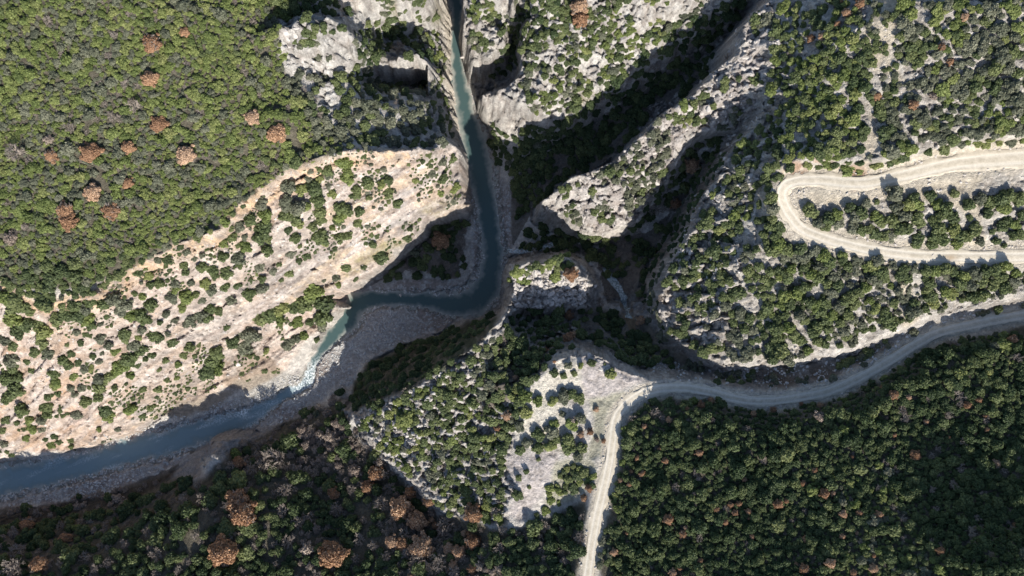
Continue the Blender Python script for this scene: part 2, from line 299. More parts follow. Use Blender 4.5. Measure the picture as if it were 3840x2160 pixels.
GRASS = [[(1130,1440-960),(1090,505),(1055,540),(1050,548),(1100,535),(1140,505),(1140,490)],[(990,600),(930,635),(880,670),(868,690),(880,700),(940,670),(1000,640),(1030,600)],[(838,640),(820,660),(850,655),(862,640)],[(1440,240),(1420,290),(1460,290),(1480,240)],[(960,0),(975,40),(995,20),(985,-20)],[(1090,0),(1080,60),(1110,60),(1108,0)],[(1114,170),(1112,215),(1122,215),(1124,170)]]
wide = blur((in_poly(QX, QY, SEF) & (QY > 1045)).astype(float), 40)
H = H * (1 - wide) + blur(H, 220) * wide
M_gr = np.maximum.reduce([soft(g, 2) for g in GRASS])
BANKGR = [(600,1000),(720,935),(770,930),(780,960),(700,1005),(620,1045),(560,1050)]
EARTH = [(400,1035),(480,985),(560,985),(600,980),(560,1010),(440,1060)]
EARTH2 = [(560,905),(640,880),(690,895),(720,930),(640,985),(570,975)]
M_earth = np.maximum(soft(EARTH), soft(EARTH2))
GULLY = [(1800,925),(1950,925),(2150,895),(2300,825),(2450,785),(2600,750),(2700,745),(2700,770),(2500,795),(2370,825),(2200,920),(2100,965),(1900,985),(1800,965),(1650,940),(1600,900)]
M_gul = soft(GULLY)
SANDE = [[(2200,-100),(2260,-100),(2265,60),(2245,120),(2270,210),(2225,200),(2230,140),(2200,180),(2150,130),(2190,40)],[(2180,240),(2200,300),(2215,370),(2180,430),(2165,440),(2175,370),(2190,320)],[(2320,450),(2440,440),(2470,560),(2490,640),(2440,640),(2440,560),(2400,500)],[(2265,830),(2320,800),(2290,700),(2240,700),(2270,770)]]
SANDE += [[(2000,480),(2080,470),(2200,470),(2330,445),(2480,430),(2450,480),(2400,470),(2330,500),(2200,500),(2160,525),(2050,520),(2010,510)],[(1955,430),(1990,428),(2065,432),(2200,432),(2330,385),(2600,345),(2600,400),(2400,425),(2200,470),(1975,455)]]
M_sand = np.maximum.reduce([soft(g) for g in SANDE])
DRYCH = [(1557,760),(1590,760),(1600,830),(1585,830),(1565,790)]

# ---- relief detail
n_big = fbm(GX / 22, GY / 22, 4, 3) - .5
n_mid = fbm(GX / 5, GY / 5, 4, 23) - .5
ux, uy = 0.84, 0.54
al = GX * ux + GY * uy; ac = -GX * uy + GY * ux
strata = 1 - np.abs(2 * fbm(al / 26, ac / 2.6, 4, 61) - 1)
strata2 = fbm(al / 9, ac / 1.2, 3, 65) - .5
f1, f2, cid, fdx, fdy = worley(GX / 4.2 + n_mid * .8, GY / 3.0 + n_mid * .8, 7)
g1, g2, cid2, gdx, gdy = worley(GX / 1.9 + n_mid * .5, GY / 1.5 + n_mid * .5, 17)
tilt = np.cos(cid * 37.0) * fdx + np.sin(cid * 37.0) * fdy; tilt2 = np.cos(cid2 * 53.0) * gdx + np.sin(cid2 * 53.0) * gdy
lines1 = (1 - np.abs(2 * fbm(al / 16 + n_mid, ac / 2.4 + n_mid * 1.2, 4, 71, .6) - 1)) ** 9; lines2 = (1 - np.abs(2 * fbm(al / 7, ac / 1.6 + n_mid, 3, 75, .6) - 1)) ** 8
lines3 = (1 - np.abs(2 * fbm(GX / 4 + n_mid, GY / 4, 3, 79, .6) - 1)) ** 10
crack = 1 - sstep(0.0, 0.16, f2 - f1); crack2 = 1 - sstep(0.0, 0.2, g2 - g1)
rocky = np.clip(M_ws + M_rk + M_east * .6 + steep, 0, 1)
calm = np.clip(M_floor + M_q * 1.2 + M_sq * .9 + M_sand * .7 + M_clay * .9, 0, 1)
forest = np.clip(M_nwf + M_sef + M_swf, 0, 1)
D = n_big * 3.0 * (1 - calm) * (1 - .4 * M_slab) + n_mid * 1.3 * (1 - calm)
D += rocky * (1 - calm) * ((strata - .5) * 1.6 * M_ws + strata2 * .9 * M_ws)
D += rocky * (1 - calm) * ((cid - .5) * 1.9 - crack * 1.2) * np.clip(M_rk + M_blk + .25 * M_east + .3 * steep - .7 * M_slab, 0, 1)
D += rocky * (1 - calm) * ((cid2 - .5) * .45 - crack2 * .25) * (1 - .6 * M_slab)
D += M_blk * (cid - .5) * 1.3
ribs = 1 - np.abs(2 * fbm(al / 48, ac / 7, 3, 67, .55) - 1)
D += M_ws * (1 - calm) * (ribs - .6) * 3.4
blocky = np.clip(M_rk + M_blk + .45 * M_east + .16 * M_ws * (1 - M_slab) + .5 * steep, 0, 1) * (1 - calm)
D += blocky * (tilt * 2.3 + tilt2 * 1.1)
D -= rocky * (1 - calm) * (M_ws * (lines1 * .8 + lines2 * .45) + (1 - M_ws) * lines3 * 1.2)
D += calm * (fbm(GX / 1.6, GY / 1.6, 3, 77) - .5) * .35
D += M_sq * ((cid - .5) * .25 - lines3 * .5) + (M_q + M_clay) * (1 - M_floor) * ((fbm(GX / 2.6, GY / 2.6, 4, 83, .6) - .5) * .9 - lines3 * .35)
D += steep * (fbm(al / 3, ac / 3, 3, 91) - .5) * 2.2 * (1 - calm)
H = H + D * (1 - .85 * M_floor)
# bedding ledges on the cliffs
for LH, off in ((4.2, 3.0), (1.7, 1.4)):
    hh = H / LH + (fbm(GX / 14, GY / 14, 3, 93) - .5) * off; fl = np.floor(hh); fr = hh - fl
    H = H + steep * (1 - calm) * .75 * LH * (sstep(.3, .8, fr) - fr)

# ---- rivers carved, roads graded
def smooth_line(pts, n=6):
    out = []
    for i in range(len(pts) - 1):
        p0 = np.array(pts[max(i - 1, 0)], float); p1 = np.array(pts[i], float); p2 = np.array(pts[i + 1], float); p3 = np.array(pts[min(i + 2, len(pts) - 1)], float)
        for k in range(n):
            t = k / n
            out.append(0.5 * (2 * p1 + (p2 - p0) * t + (2 * p0 - 5 * p1 + 4 * p2 - p3) * t * t + (3 * p1 - p0 - 3 * p2 + p3) * t ** 3))
    out.append(np.array(pts[-1], float)); return out
def line_field(pts, rad):
    """distance to a poly line and the value carried along it"""
    Dm = np.full(H.shape, 1e3); V = np.zeros(H.shape)
    for a, b in zip(pts[:-1], pts[1:]):
        xa, xb = min(a[0], b[0]) - rad, max(a[0], b[0]) + rad; ya, yb = min(a[1], b[1]) - rad, max(a[1], b[1]) + rad
        i0 = max(0, int((xa - X0) / STEP)); i1 = min(NX, int((xb - X0) / STEP) + 2); j0 = max(0, int((ya - Y0) / STEP)); j1 = min(NY, int((yb - Y0) / STEP) + 2)
        if i1 <= i0 or j1 <= j0: continue
        x = GX[j0:j1, i0:i1]; y = GY[j0:j1, i0:i1]; dx, dy = b[0] - a[0], b[1] - a[1]; L = dx * dx + dy * dy + 1e-9
        t = np.clip(((x - a[0]) * dx + (y - a[1]) * dy) / L, 0, 1)
        d = np.hypot(x - a[0] - t * dx, y - a[1] - t * dy); v = a[2] + (b[2] - a[2]) * t
        s = Dm[j0:j1, i0:i1]; sv = V[j0:j1, i0:i1]; m = d < s
        s[m] = d[m]; sv[m] = v[m]
    return Dm, V
riv = [(*W(p[0], p[1], 0)[:2], p[2] * CAM_U * S / FQ) for p in smooth_line(RIVER)]
rd, rw = line_field(riv, 9.0)
rd = rd + (fbm(GX / 3, GY / 3, 3, 133) - .5) * 2.4
rr = rd / np.maximum(rw, .1)
bed = -1.25 * (1 - np.clip(rr, 0, 1) ** 2) + 0.25 * np.clip(rr - 1, 0, 2)
inriv = (rr < 1.5) & (H < 6)
H = np.where(inriv, np.minimum(H, np.maximum(bed, -1.3) + (fbm(GX / 1.1, GY / 1.1, 2, 37) - .5) * .5), H)
def road_world(line): return [W(*p) for p in smooth_line(line, 8)]
road_a, road_b = road_world(ROAD_LOW), road_world(ROAD_HAIR)
roads = []
for pts, hw in ((road_a, 2.15), (road_b, 2.6)):
    d, zz = line_field(pts, 9.0)
    near = d < 8.9
    wgt = 1 - sstep(hw + .6, hw + 4.2, d)
    H = np.where(near, H * (1 - wgt) + (zz - .16) * wgt, H)
    roads.append(d)
rdist = np.minimum(roads[0], roads[1])

# ---- ground colour (albedo)
QX, QY = Q(GX, GY, H)
gyd, gxd = np.gradient(H, STEP); slope = np.hypot(gxd, gyd)
def mixc(A, c, m): return A * (1 - m[..., None]) + np.array(c, float) * m[..., None]
c1 = fbm(GX / 3.2, GY / 3.2, 4, 201); c2 = fbm(GX / 14, GY / 14, 3, 211); c3 = fbm(GX / 1.2, GY / 1.2, 2, 221)
C = np.zeros(H.shape + (3,)) + np.array((.55, .515, .475))
C = mixc(C, (.34, .32, .30), sstep(.5, .75, c1) * .6)
C = mixc(C, (.56, .455, .385), sstep(.38, .6, c2) * .55 * M_ws)                    # pinkish scree
C = mixc(C, (.52, .40, .33), M_ws * sstep(.5, .66, fbm(al / 45, ac / 5.5, 4, 239, .6)) * .65)
C = mixc(C, (.62, .58, .53), M_ws * sstep(.7, .92, 1 - np.abs(2 * fbm(al / 48, ac / 7, 3, 67, .55) - 1)) * .6)
C = mixc(C, (.60, .57, .54), M_slab * .85)
fine = fbm(al / 3.2, ac / .9, 3, 235); fine2 = fbm(GX / 1.3, GY / 1.3, 3, 237)
C = mixc(C, (.36, .325, .30), M_ws * sstep(.54, .70, fine) * .6)
C = mixc(C, (.56, .53, .49), M_ws * sstep(.52, .68, 1 - fine) * .6)
C = mixc(C, (.37, .365, .36), M_slab * sstep(.48, .66, fbm(al / 16, ac / 1.6, 4, 231, .6)) * .75)
C = mixc(C, (.53, .43, .29), M_slab * sstep(.56, .68, fbm(al / 20, ac / 2.4, 3, 233)) * .7)
C = mixc(C, (.47, .445, .41), soft(ROCKC) * 0.0); C = mixc(C, (.60, .58, .55), soft(ROCKC) * .75); C = mixc(C, (.55, .53, .50), soft(ROCKA) * .6)
C = mixc(C, (.45, .405, .39), M_blk * .6)
C = mixc(C, (.56, .54, .51), blocky * sstep(.55, .8, cid2) * .6); C = mixc(C, (.30, .275, .265), blocky * sstep(.6, .9, cid) * .5)
C = mixc(C, (.26, .24, .235), (M_blk + M_rk).clip(0, 1) * np.maximum(crack, crack2 * .6) * .6)
band, _v = line_field([(*W(p[0] + 6, p[1] + 12, p[2] - 2)[:2], 0) for l in LINES[2:3] for p in l], 6.0)
C = mixc(C, (.66, .50, .33), (1 - sstep(1.0, 4.2, band + (c1 - .5) * 4)) * (.45 + .55 * sstep(.33, .52, fbm(al / 9, ac / 2, 3, 241))) * (GX < -36))
C = mixc(C, (.45, .35, .26), M_ws * sstep(.54, .68, fbm(al / 14, ac / 3.0, 4, 251, .6)) * .6)
C = mixc(C, (.40, .27, .17), M_ws * (QX < 330) * sstep(.5, .66, fbm(al / 8, ac / 2.2, 4, 255, .6)) * .6)
C = mixc(C, (.42, .39, .34), M_east * sstep(.4, .55, c2) * .5)
C = mixc(C, (.33, .30, .27), M_east * sstep(.5, .65, c1) * .5)
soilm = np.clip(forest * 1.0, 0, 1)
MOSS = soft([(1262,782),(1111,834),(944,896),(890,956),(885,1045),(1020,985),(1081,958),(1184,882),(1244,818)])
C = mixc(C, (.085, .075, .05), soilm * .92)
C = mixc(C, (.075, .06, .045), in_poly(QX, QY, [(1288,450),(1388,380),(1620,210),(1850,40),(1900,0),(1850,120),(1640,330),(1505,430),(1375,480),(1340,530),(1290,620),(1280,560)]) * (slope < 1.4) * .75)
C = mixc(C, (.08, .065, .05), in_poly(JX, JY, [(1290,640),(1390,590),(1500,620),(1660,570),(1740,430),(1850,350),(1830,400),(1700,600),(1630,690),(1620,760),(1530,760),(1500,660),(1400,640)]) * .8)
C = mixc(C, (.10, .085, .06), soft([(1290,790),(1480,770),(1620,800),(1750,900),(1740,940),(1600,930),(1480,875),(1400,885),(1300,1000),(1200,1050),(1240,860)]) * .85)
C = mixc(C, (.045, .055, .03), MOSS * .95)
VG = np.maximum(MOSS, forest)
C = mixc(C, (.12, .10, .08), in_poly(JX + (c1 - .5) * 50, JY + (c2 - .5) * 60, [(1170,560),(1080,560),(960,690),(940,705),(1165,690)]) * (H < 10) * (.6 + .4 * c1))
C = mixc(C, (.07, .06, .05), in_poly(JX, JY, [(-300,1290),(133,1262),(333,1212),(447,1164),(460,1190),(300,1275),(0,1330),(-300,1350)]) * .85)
C = mixc(C, (.25, .235, .12), M_gr * sstep(.25, .5, c1) * .85)
C = mixc(C, (.27, .22, .17), M_earth * .85)
C = mixc(C, (.27, .245, .22), M_gul * .85); C = mixc(C, (.16, .13, .105), M_gul * sstep(.5, .62, c2) * .8)
C = mixc(C, (.60, .56, .485), M_q * .95); C = mixc(C, (.50, .45, .43), M_sq * .95)
C = mixc(C, (.30, .27, .25), M_sq * lines3 * .7)
C = mixc(C, (.36, .345, .265), M_clay * .9)
C = mixc(C, (.50, .44, .35), M_sand * .9)
C = mixc(C, (.20, .15, .095), in_poly(QX, QY, DRYCH) * .8)
grav = M_floor * (H < 4)
GV = np.zeros_like(C) + np.array((.42, .395, .375)); GV = mixc(GV, (.34, .295, .27), sstep(.38, .6, c2)); GV = mixc(GV, (.48, .47, .46), sstep(.55, .8, c3) * .7)
C = C * (1 - grav[..., None]) + GV * grav[..., None]
C = mixc(C, (.42, .40, .365), soft(BANKGR) * .85)
C = mixc(C, (.56, .50, .41), np.maximum(1 - sstep(2.6, 4.0 + 3 * (c1 - .3), roads[0]), 1 - sstep(3.2, 5.6 + 5 * (c1 - .4), roads[1])) * .92)
C = mixc(C, (.36, .20, .12), (1 - sstep(2.0, 5.5, line_field([(*W(*p)[:2], 0) for p in [(2010,432,50),(2065,428,51),(2130,438,51),(2160,446,50)]], 6.0)[0])) * sstep(.4, .6, c1) * .7)
C = mixc(C, (.25, .245, .225), (H < .12) * 1.0 * M_floor)
C = mixc(C, (.30, .285, .27), steep * sstep(.45, .7, fbm(GX / 2, GY / 2, 3, 261)) * .5 * (1 - VG))
C = mixc(C, (.27, .225, .195), rocky * (1 - calm) * np.clip(M_ws * (lines1 + lines2 * .7) + (1 - M_ws) * lines3, 0, 1) * .65)
C *= (0.74 + .52 * c3)[..., None]
zb = fbm(al / 12 + GX / 30, H / 1.1, 4, 281, .6)
C = mixc(C, (.24, .225, .21), steep * (1 - VG) * sstep(.5, .66, zb) * .7); C = mixc(C, (.58, .55, .51), steep * (1 - VG) * sstep(.54, .7, 1 - zb) * .5)
BULGE = [(430,1215),(465,1150),(530,1095),(610,1072),(700,1075),(640,1105),(585,1125),(560,1165),(520,1200)]
C = mixc(C, (.36, .34, .33), soft(BULGE) * .9)
for pg in ([(806,226),(832,230),(852,276),(836,292),(815,272)], [(995,280),(1010,278),(1018,300),(1005,306)], [(495,1150),(560,1140),(555,1170),(510,1190)]):
    C = mixc(C, (.52, .50, .47), blur(in_poly(JX, JY, pg).astype(float), 1) * .9)
LEDGE = soft([(1108,-60),(1130,-60),(1145,80),(1130,120),(1140,200),(1150,260),(1162,335),(1140,330),(1122,240),(1118,150),(1112,60)])
C = mixc(C, (.60, .54, .46), LEDGE * .8)
C = C * (1 + np.array((.15, .075, .04)) * M_ws[..., None])
C = np.clip(C, .02, .78)

# ------------------------------------------------------------------ material helpers
def new_mat(name):
    m = bpy.data.materials.new(name); m.use_nodes = True
    nt = m.node_tree; nt.nodes.clear()
    out = nt.nodes.new('ShaderNodeOutputMaterial'); b = nt.nodes.new('ShaderNodeBsdfPrincipled')
    nt.links.new(b.outputs[0], out.inputs[0])
    return m, nt, b, out
def nd(nt, t, **kw):
    n = nt.nodes.new(t)
    for k, v in kw.items(): setattr(n, k, v)
    return n
def math_n(nt, op, a, b=None):
    n = nd(nt, 'ShaderNodeMath', operation=op)
    for i, v in enumerate((a, b)):
        if v is None: continue
        if isinstance(v, (int, float)): n.inputs[i].default_value = v
        else: nt.links.new(v, n.inputs[i])
    return n.outputs[0]
def mix_rgb(nt, fac, a, b, mode='MIX'):
    n = nd(nt, 'ShaderNodeMix', data_type='RGBA', blend_type=mode)
    for i, v in ((0, fac), (6, a), (7, b)):
        if isinstance(v, (int, float)): n.inputs[i].default_value = v
        elif isinstance(v, tuple): n.inputs[i].default_value = (*v, 1)
        else: nt.links.new(v, n.inputs[i])
    return n.outputs[2]
def noise_n(nt, vec, scale, detail=4.0, rough=.6):
    n = nd(nt, 'ShaderNodeTexNoise'); n.inputs['Scale'].default_value = scale; n.inputs['Detail'].default_value = detail; n.inputs['Roughness'].default_value = rough
    nt.links.new(vec, n.inputs['Vector']); return n.outputs[0]
def ramp(nt, fac, lo, hi, a=0.0, b=1.0):
    n = nd(nt, 'ShaderNodeMapRange'); n.inputs[1].default_value = lo; n.inputs[2].default_value = hi; n.inputs[3].default_value = a; n.inputs[4].default_value = b
    nt.links.new(fac, n.inputs[0]); return n.outputs[0]

def ground_material():
    m, nt, b, out = new_mat('limestone_ground')
    at = nd(nt, 'ShaderNodeAttribute', attribute_name='ground_color'); geo = nd(nt, 'ShaderNodeNewGeometry')
    n1 = noise_n(nt, geo.outputs['Position'], .9, 6, .7); n2 = noise_n(nt, geo.outputs['Position'], 3.2, 4, .7)
    v = math_n(nt, 'MULTIPLY', ramp(nt, n1, .3, .7, .66, 1.28), ramp(nt, n2, .25, .75, .72, 1.26))
    nt.links.new(mix_rgb(nt, 1.0, at.outputs[0], v, 'MULTIPLY'), b.inputs['Base Color'])
    b.inputs['Roughness'].default_value = .95; b.inputs['Specular IOR Level'].default_value = .15
    bp = nd(nt, 'ShaderNodeBump'); bp.inputs['Strength'].default_value = 1.0; bp.inputs['Distance'].default_value = .8
    vo = nd(nt, 'ShaderNodeTexVoronoi'); vo.inputs['Scale'].default_value = 1.1; nt.links.new(geo.outputs['Position'], vo.inputs['Vector'])
    n3 = noise_n(nt, geo.outputs['Position'], .28, 5, .65)
    nt.links.new(math_n(nt, 'ADD', math_n(nt, 'ADD', n1, n2), math_n(nt, 'ADD', math_n(nt, 'MULTIPLY', vo.outputs[0], .3), n3)), bp.inputs['Height'])
    nt.links.new(bp.outputs[0], b.inputs['Normal'])
    return m
def leaf_material(name, dark, mid, pale, transl=.3, rndw=.75):
    m, nt, b, out = new_mat(name)
    oi = nd(nt, 'ShaderNodeObjectInfo'); at = nd(nt, 'ShaderNodeAttribute', attribute_name='leaf_tint')
    f = math_n(nt, 'ADD', math_n(nt, 'MULTIPLY', oi.outputs['Random'], rndw), math_n(nt, 'MULTIPLY', at.outputs['Fac'], 1 - rndw))
    c = mix_rgb(nt, ramp(nt, f, .0, .55), dark, mid); c = mix_rgb(nt, ramp(nt, f, .55, 1.0), c, pale)
    c = mix_rgb(nt, 1.0, c, ramp(nt, at.outputs['Fac'], 0, 1, .65, 1.35), 'MULTIPLY')
    nt.links.new(c, b.inputs['Base Color']); b.inputs['Roughness'].default_value = .6; b.inputs['Specular IOR Level'].default_value = .22
    tr = nd(nt, 'ShaderNodeBsdfTranslucent'); nt.links.new(c, tr.inputs[0])
    mx = nd(nt, 'ShaderNodeMixShader'); mx.inputs[0].default_value = transl
    nt.links.new(b.outputs[0], mx.inputs[1]); nt.links.new(tr.outputs[0], mx.inputs[2]); nt.links.new(mx.outputs[0], out.inputs[0])
    return m
def bark_material(name, a, b2):
    m, nt, b, out = new_mat(name)
    geo = nd(nt, 'ShaderNodeNewGeometry')
    nt.links.new(mix_rgb(nt, ramp(nt, noise_n(nt, geo.outputs['Position'], 2.5, 4), .3, .7), a, b2), b.inputs['Base Color'])
    b.inputs['Roughness'].default_value = .9
    return m
def stone_material(name, a, b2, c3):
    m, nt, b, out = new_mat(name)
    geo = nd(nt, 'ShaderNodeNewGeometry'); oi = nd(nt, 'ShaderNodeObjectInfo')
    c = mix_rgb(nt, ramp(nt, noise_n(nt, geo.outputs['Position'], 1.6, 5), .35, .65), a, b2)
    c = mix_rgb(nt, math_n(nt, 'MULTIPLY', oi.outputs['Random'], .8), c, c3)
    nt.links.new(c, b.inputs['Base Color']); b.inputs['Roughness'].default_value = .92
    bp = nd(nt, 'ShaderNodeBump'); bp.inputs['Strength'].default_value = .5; bp.inputs['Distance'].default_value = .15
    nt.links.new(noise_n(nt, geo.outputs['Position'], 5, 5), bp.inputs['Height']); nt.links.new(bp.outputs[0], b.inputs['Normal'])
    return m
def road_material():
    m, nt, b, out = new_mat('pale_dirt_road')
    geo = nd(nt, 'ShaderNodeNewGeometry'); at = nd(nt, 'ShaderNodeAttribute', attribute_name='wear')
    n1 = noise_n(nt, geo.outputs['Position'], .6, 6, .65); n2 = noise_n(nt, geo.outputs['Position'], 4, 4)
    c = mix_rgb(nt, ramp(nt, n1, .35, .65), (.38, .335, .265), (.52, .465, .38))
    c = mix_rgb(nt, at.outputs['Fac'], c, (.61, .57, .50))
    c = mix_rgb(nt, 1.0, c, ramp(nt, n2, .25, .75, .80, 1.16), 'MULTIPLY')
    st = nd(nt, 'ShaderNodeAttribute', attribute_name='stain')
    c = mix_rgb(nt, st.outputs['Fac'], c, (.30, .22, .14))
    nt.links.new(c, b.inputs['Base Color']); b.inputs['Roughness'].default_value = .95
    bp = nd(nt, 'ShaderNodeBump'); bp.inputs['Strength'].default_value = .4; bp.inputs['Distance'].default_value = .2
    nt.links.new(n2, bp.inputs['Height']); nt.links.new(bp.outputs[0], b.inputs['Normal'])
    return m
def water_material():
    m, nt, b, out = new_mat('teal_river_water')
    dp = nd(nt, 'ShaderNodeAttribute', attribute_name='depth'); fo = nd(nt, 'ShaderNodeAttribute', attribute_name='foam'); mk = nd(nt, 'ShaderNodeAttribute', attribute_name='milky')
    geo = nd(nt, 'ShaderNodeNewGeometry')
    c = mix_rgb(nt, dp.outputs['Fac'], (.27, .275, .25), (.05, .085, .085))
    c = mix_rgb(nt, mk.outputs['Fac'], c, (.15, .215, .245))
    n1 = noise_n(nt, geo.outputs['Position'], 1.3, 6, .7)
    ff = math_n(nt, 'MULTIPLY', fo.outputs['Fac'], ramp(nt, n1, .42, .62))
    c = mix_rgb(nt, ff, c, (.75, .8, .82))
    nt.links.new(c, b.inputs['Base Color'])
    nt.links.new(math_n(nt, 'ADD', .12, math_n(nt, 'MULTIPLY', ff, .6)), b.inputs['Roughness'])
    b.inputs['IOR'].default_value = 1.33
    bp = nd(nt, 'ShaderNodeBump'); bp.inputs['Strength'].default_value = .35; bp.inputs['Distance'].default_value = .12
    nt.links.new(noise_n(nt, geo.outputs['Position'], 2.2, 4), bp.inputs['Height']); nt.links.new(bp.outputs[0], b.inputs['Normal'])
    return m

MAT_G = ground_material(); MAT_R = road_material(); MAT_W = water_material()
MAT_STONE = stone_material('pale_limestone', (.40, .37, .345), (.48, .445, .41), (.34, .31, .29))
MAT_COB = stone_material('river_cobble', (.27, .27, .27), (.40, .395, .385), (.52, .51, .495))
LEAF = {
 'olive': leaf_material('olive_leaves', (.098, .130, .042), (.168, .204, .066), (.24, .25, .10)),
 'green': leaf_material('evergreen_leaves', (.066, .090, .042), (.116, .144, .060), (.170, .190, .080)),
 'grey': leaf_material('grey_green_leaves', (.095, .106, .072), (.146, .155, .106), (.195, .198, .142)),
 'deep': leaf_material('deep_green_leaves', (.036, .058, .027), (.068, .096, .040), (.115, .138, .058)),
 'rust': leaf_material('rust_brown_leaves', (.24, .135, .08), (.39, .235, .14), (.49, .35, .245), .22),
 'tan': leaf_material('faded_tan_leaves', (.19, .15, .125), (.25, .20, .165), (.31, .255, .21), .15),
}
BARK = bark_material('brown_bark', (.09, .07, .055), (.14, .115, .09)); BARE = bark_material('grey_bare_bark', (.20, .165, .14), (.33, .285, .25))

# ------------------------------------------------------------------ object helpers
def mesh_obj(name, verts, faces, mat, parent=None, smooth=False):
    me = bpy.data.meshes.new(name); me.from_pydata(verts, [], faces)
    if mat: me.materials.append(mat)
    if smooth: me.polygons.foreach_set('use_smooth', [True] * len(me.polygons))
    o = bpy.data.objects.new(name, me); COL.objects.link(o)
    if parent: o.parent = parent
    return o
def fast_mesh(name, V, F, smooth=True):
    me = bpy.data.meshes.new(name); V = np.asarray(V, np.float32); F = np.asarray(F, np.int32); k = F.shape[1]
    me.vertices.add(len(V)); me.vertices.foreach_set('co', V.ravel())
    me.loops.add(F.size); me.loops.foreach_set('vertex_index', F.ravel())
    me.polygons.add(len(F)); me.polygons.foreach_set('loop_start', np.arange(0, F.size, k, dtype=np.int32))
    try: me.polygons.foreach_set('loop_total', np.full(len(F), k, np.int32))
    except Exception: pass
    me.polygons.foreach_set('use_smooth', np.full(len(F), smooth, bool))
    me.update(calc_edges=True); return me
def tag(o, label=None, cat=None, group=None, kind=None):
    if label: o['label'] = label
    if cat: o['category'] = cat
    if group: o['group'] = group
    if kind: o['kind'] = kind
    return o

# ------------------------------------------------------------------ terrain sheet (fine core, stretching out to the distance)
grow = STEP * 1.35 ** np.arange(1, 22)
gx_all = np.concatenate([X0 - np.cumsum(grow)[::-1], gx, gx[-1] + np.cumsum(grow)])
gy_all = np.concatenate([Y0 - np.cumsum(grow)[::-1], gy, gy[-1] + np.cumsum(grow)])
K = len(grow)
HA = np.pad(H, K, mode='edge'); CA = np.pad(C, ((K, K), (K, K), (0, 0)), mode='edge')
AX, AY = np.meshgrid(gx_all, gy_all)
outd = np.hypot(np.maximum(0, np.maximum(X0 - AX, AX - gx[-1])), np.maximum(0, np.maximum(Y0 - AY, AY - gy[-1])))
scrub = np.array((.12, .12, .07)) * (.6 + .9 * fbm(AX / 6, AY / 6, 4, 311))[..., None]; CA = CA + (scrub - CA) * np.clip(outd / 12, 0, 1)[..., None]
HA = HA + (fbm(AX / 120, AY / 120, 4, 301) - .5) * np.minimum(outd * .25, 60)
ny, nx = HA.shape
idx = np.arange(ny * nx).reshape(ny, nx)
F = np.stack([idx[:-1, :-1], idx[:-1, 1:], idx[1:, 1:], idx[1:, :-1]], -1).reshape(-1, 4)
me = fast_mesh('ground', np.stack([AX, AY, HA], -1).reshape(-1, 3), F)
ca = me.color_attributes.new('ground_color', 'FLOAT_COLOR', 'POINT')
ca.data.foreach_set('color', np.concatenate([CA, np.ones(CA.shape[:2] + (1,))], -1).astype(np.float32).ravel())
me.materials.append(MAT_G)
ground = bpy.data.objects.new('ground', me); COL.objects.link(ground)
tag(ground, 'pale limestone hillsides cut by a deep river gorge', kind='structure')

def hgt(x, y):
    fx = np.clip((np.asarray(x) - X0) / STEP, 0, NX - 1.001); fy = np.clip((np.asarray(y) - Y0) / STEP, 0, NY - 1.001)
    i = fx.astype(int); j = fy.astype(int); u = fx - i; v = fy - j
    return (H[j, i] * (1 - u) + H[j, i + 1] * u) * (1 - v) + (H[j + 1, i] * (1 - u) + H[j + 1, i + 1] * u) * v
def grid_at(A, x, y):
    i = np.clip(((np.asarray(x) - X0) / STEP + .5).astype(int), 0, NX - 1); j = np.clip(((np.asarray(y) - Y0) / STEP + .5).astype(int), 0, NY - 1)
    return A[j, i]
SLOPE_S = blur(slope, 3)
def ground_at(qx, qy, hc=0.0):
    """where the sight line of a survey pixel meets the surface hc above the ground"""
    qx = np.asarray(qx, float); qy = np.asarray(qy, float); hc = np.zeros_like(qx) + hc
    zs = np.linspace(84 * S, -2.0, 420); found = np.zeros(qx.shape, bool); X = np.zeros_like(qx); Y = np.zeros_like(qx)
    for z in zs:
        d = (CAM_U * S - z) / FQ; x = (qx - CX) * d; y = (CY - qy) * d
        hit = (~found) & (z <= hgt(x, y) + hc); X[hit] = x[hit]; Y[hit] = y[hit]; found |= hit
    d = (CAM_U * S) / FQ
    X[~found] = ((qx - CX) * d)[~found]; Y[~found] = ((CY - qy) * d)[~found]
    return X, Y, hgt(X, Y)

# ------------------------------------------------------------------ river water
wm = (blur(((rr < 1.6) & (H < .25)).astype(float), 1) > .02) & (H < 1.2)
cell = wm[:-1, :-1] | wm[:-1, 1:] | wm[1:, 1:] | wm[1:, :-1]
ii = np.arange(NY * NX).reshape(NY, NX)
Fw = np.stack([ii[:-1, :-1], ii[:-1, 1:], ii[1:, 1:], ii[1:, :-1]], -1)[cell]
used, inv = np.unique(Fw.ravel(), return_inverse=True)
wx, wy = GX.ravel()[used], GY.ravel()[used]
wz = np.zeros(len(used)) + (fbm(wx / 1.5, wy / 1.5, 2, 401) - .5) * .06
me = fast_mesh('river_water', np.stack([wx, wy, wz], -1), inv.reshape(-1, 4))
wqx, wqy = Q(wx, wy, 0)
depth = np.clip(-H.ravel()[used] / 1.0 + (fbm(wx / 2.2, wy / 2.2, 4, 405) - .5) * 1.1 * (wqx < 800), 0, 1)
def blob(qx, qy, r): return np.exp(-((wqx - qx) ** 2 + (wqy - qy) ** 2) / r ** 2)
foam = np.clip(sum(blob(*b) for b in ((775, 955, 26), (800, 935, 26), (835, 935, 30), (870, 930, 20), (745, 975, 14), (612, 1040, 12))), 0, 1)
wa_ = wx * .93 + wy * .37; wc_ = -wx * .37 + wy * .93
foam = np.clip(foam + .38 * (wqx < 760) * sstep(.5, .74, fbm(wa_ / 14, wc_ / 2.6, 4, 409, .6)), 0, 1)
milky = sstep(-800, -720, -wqx) * .95
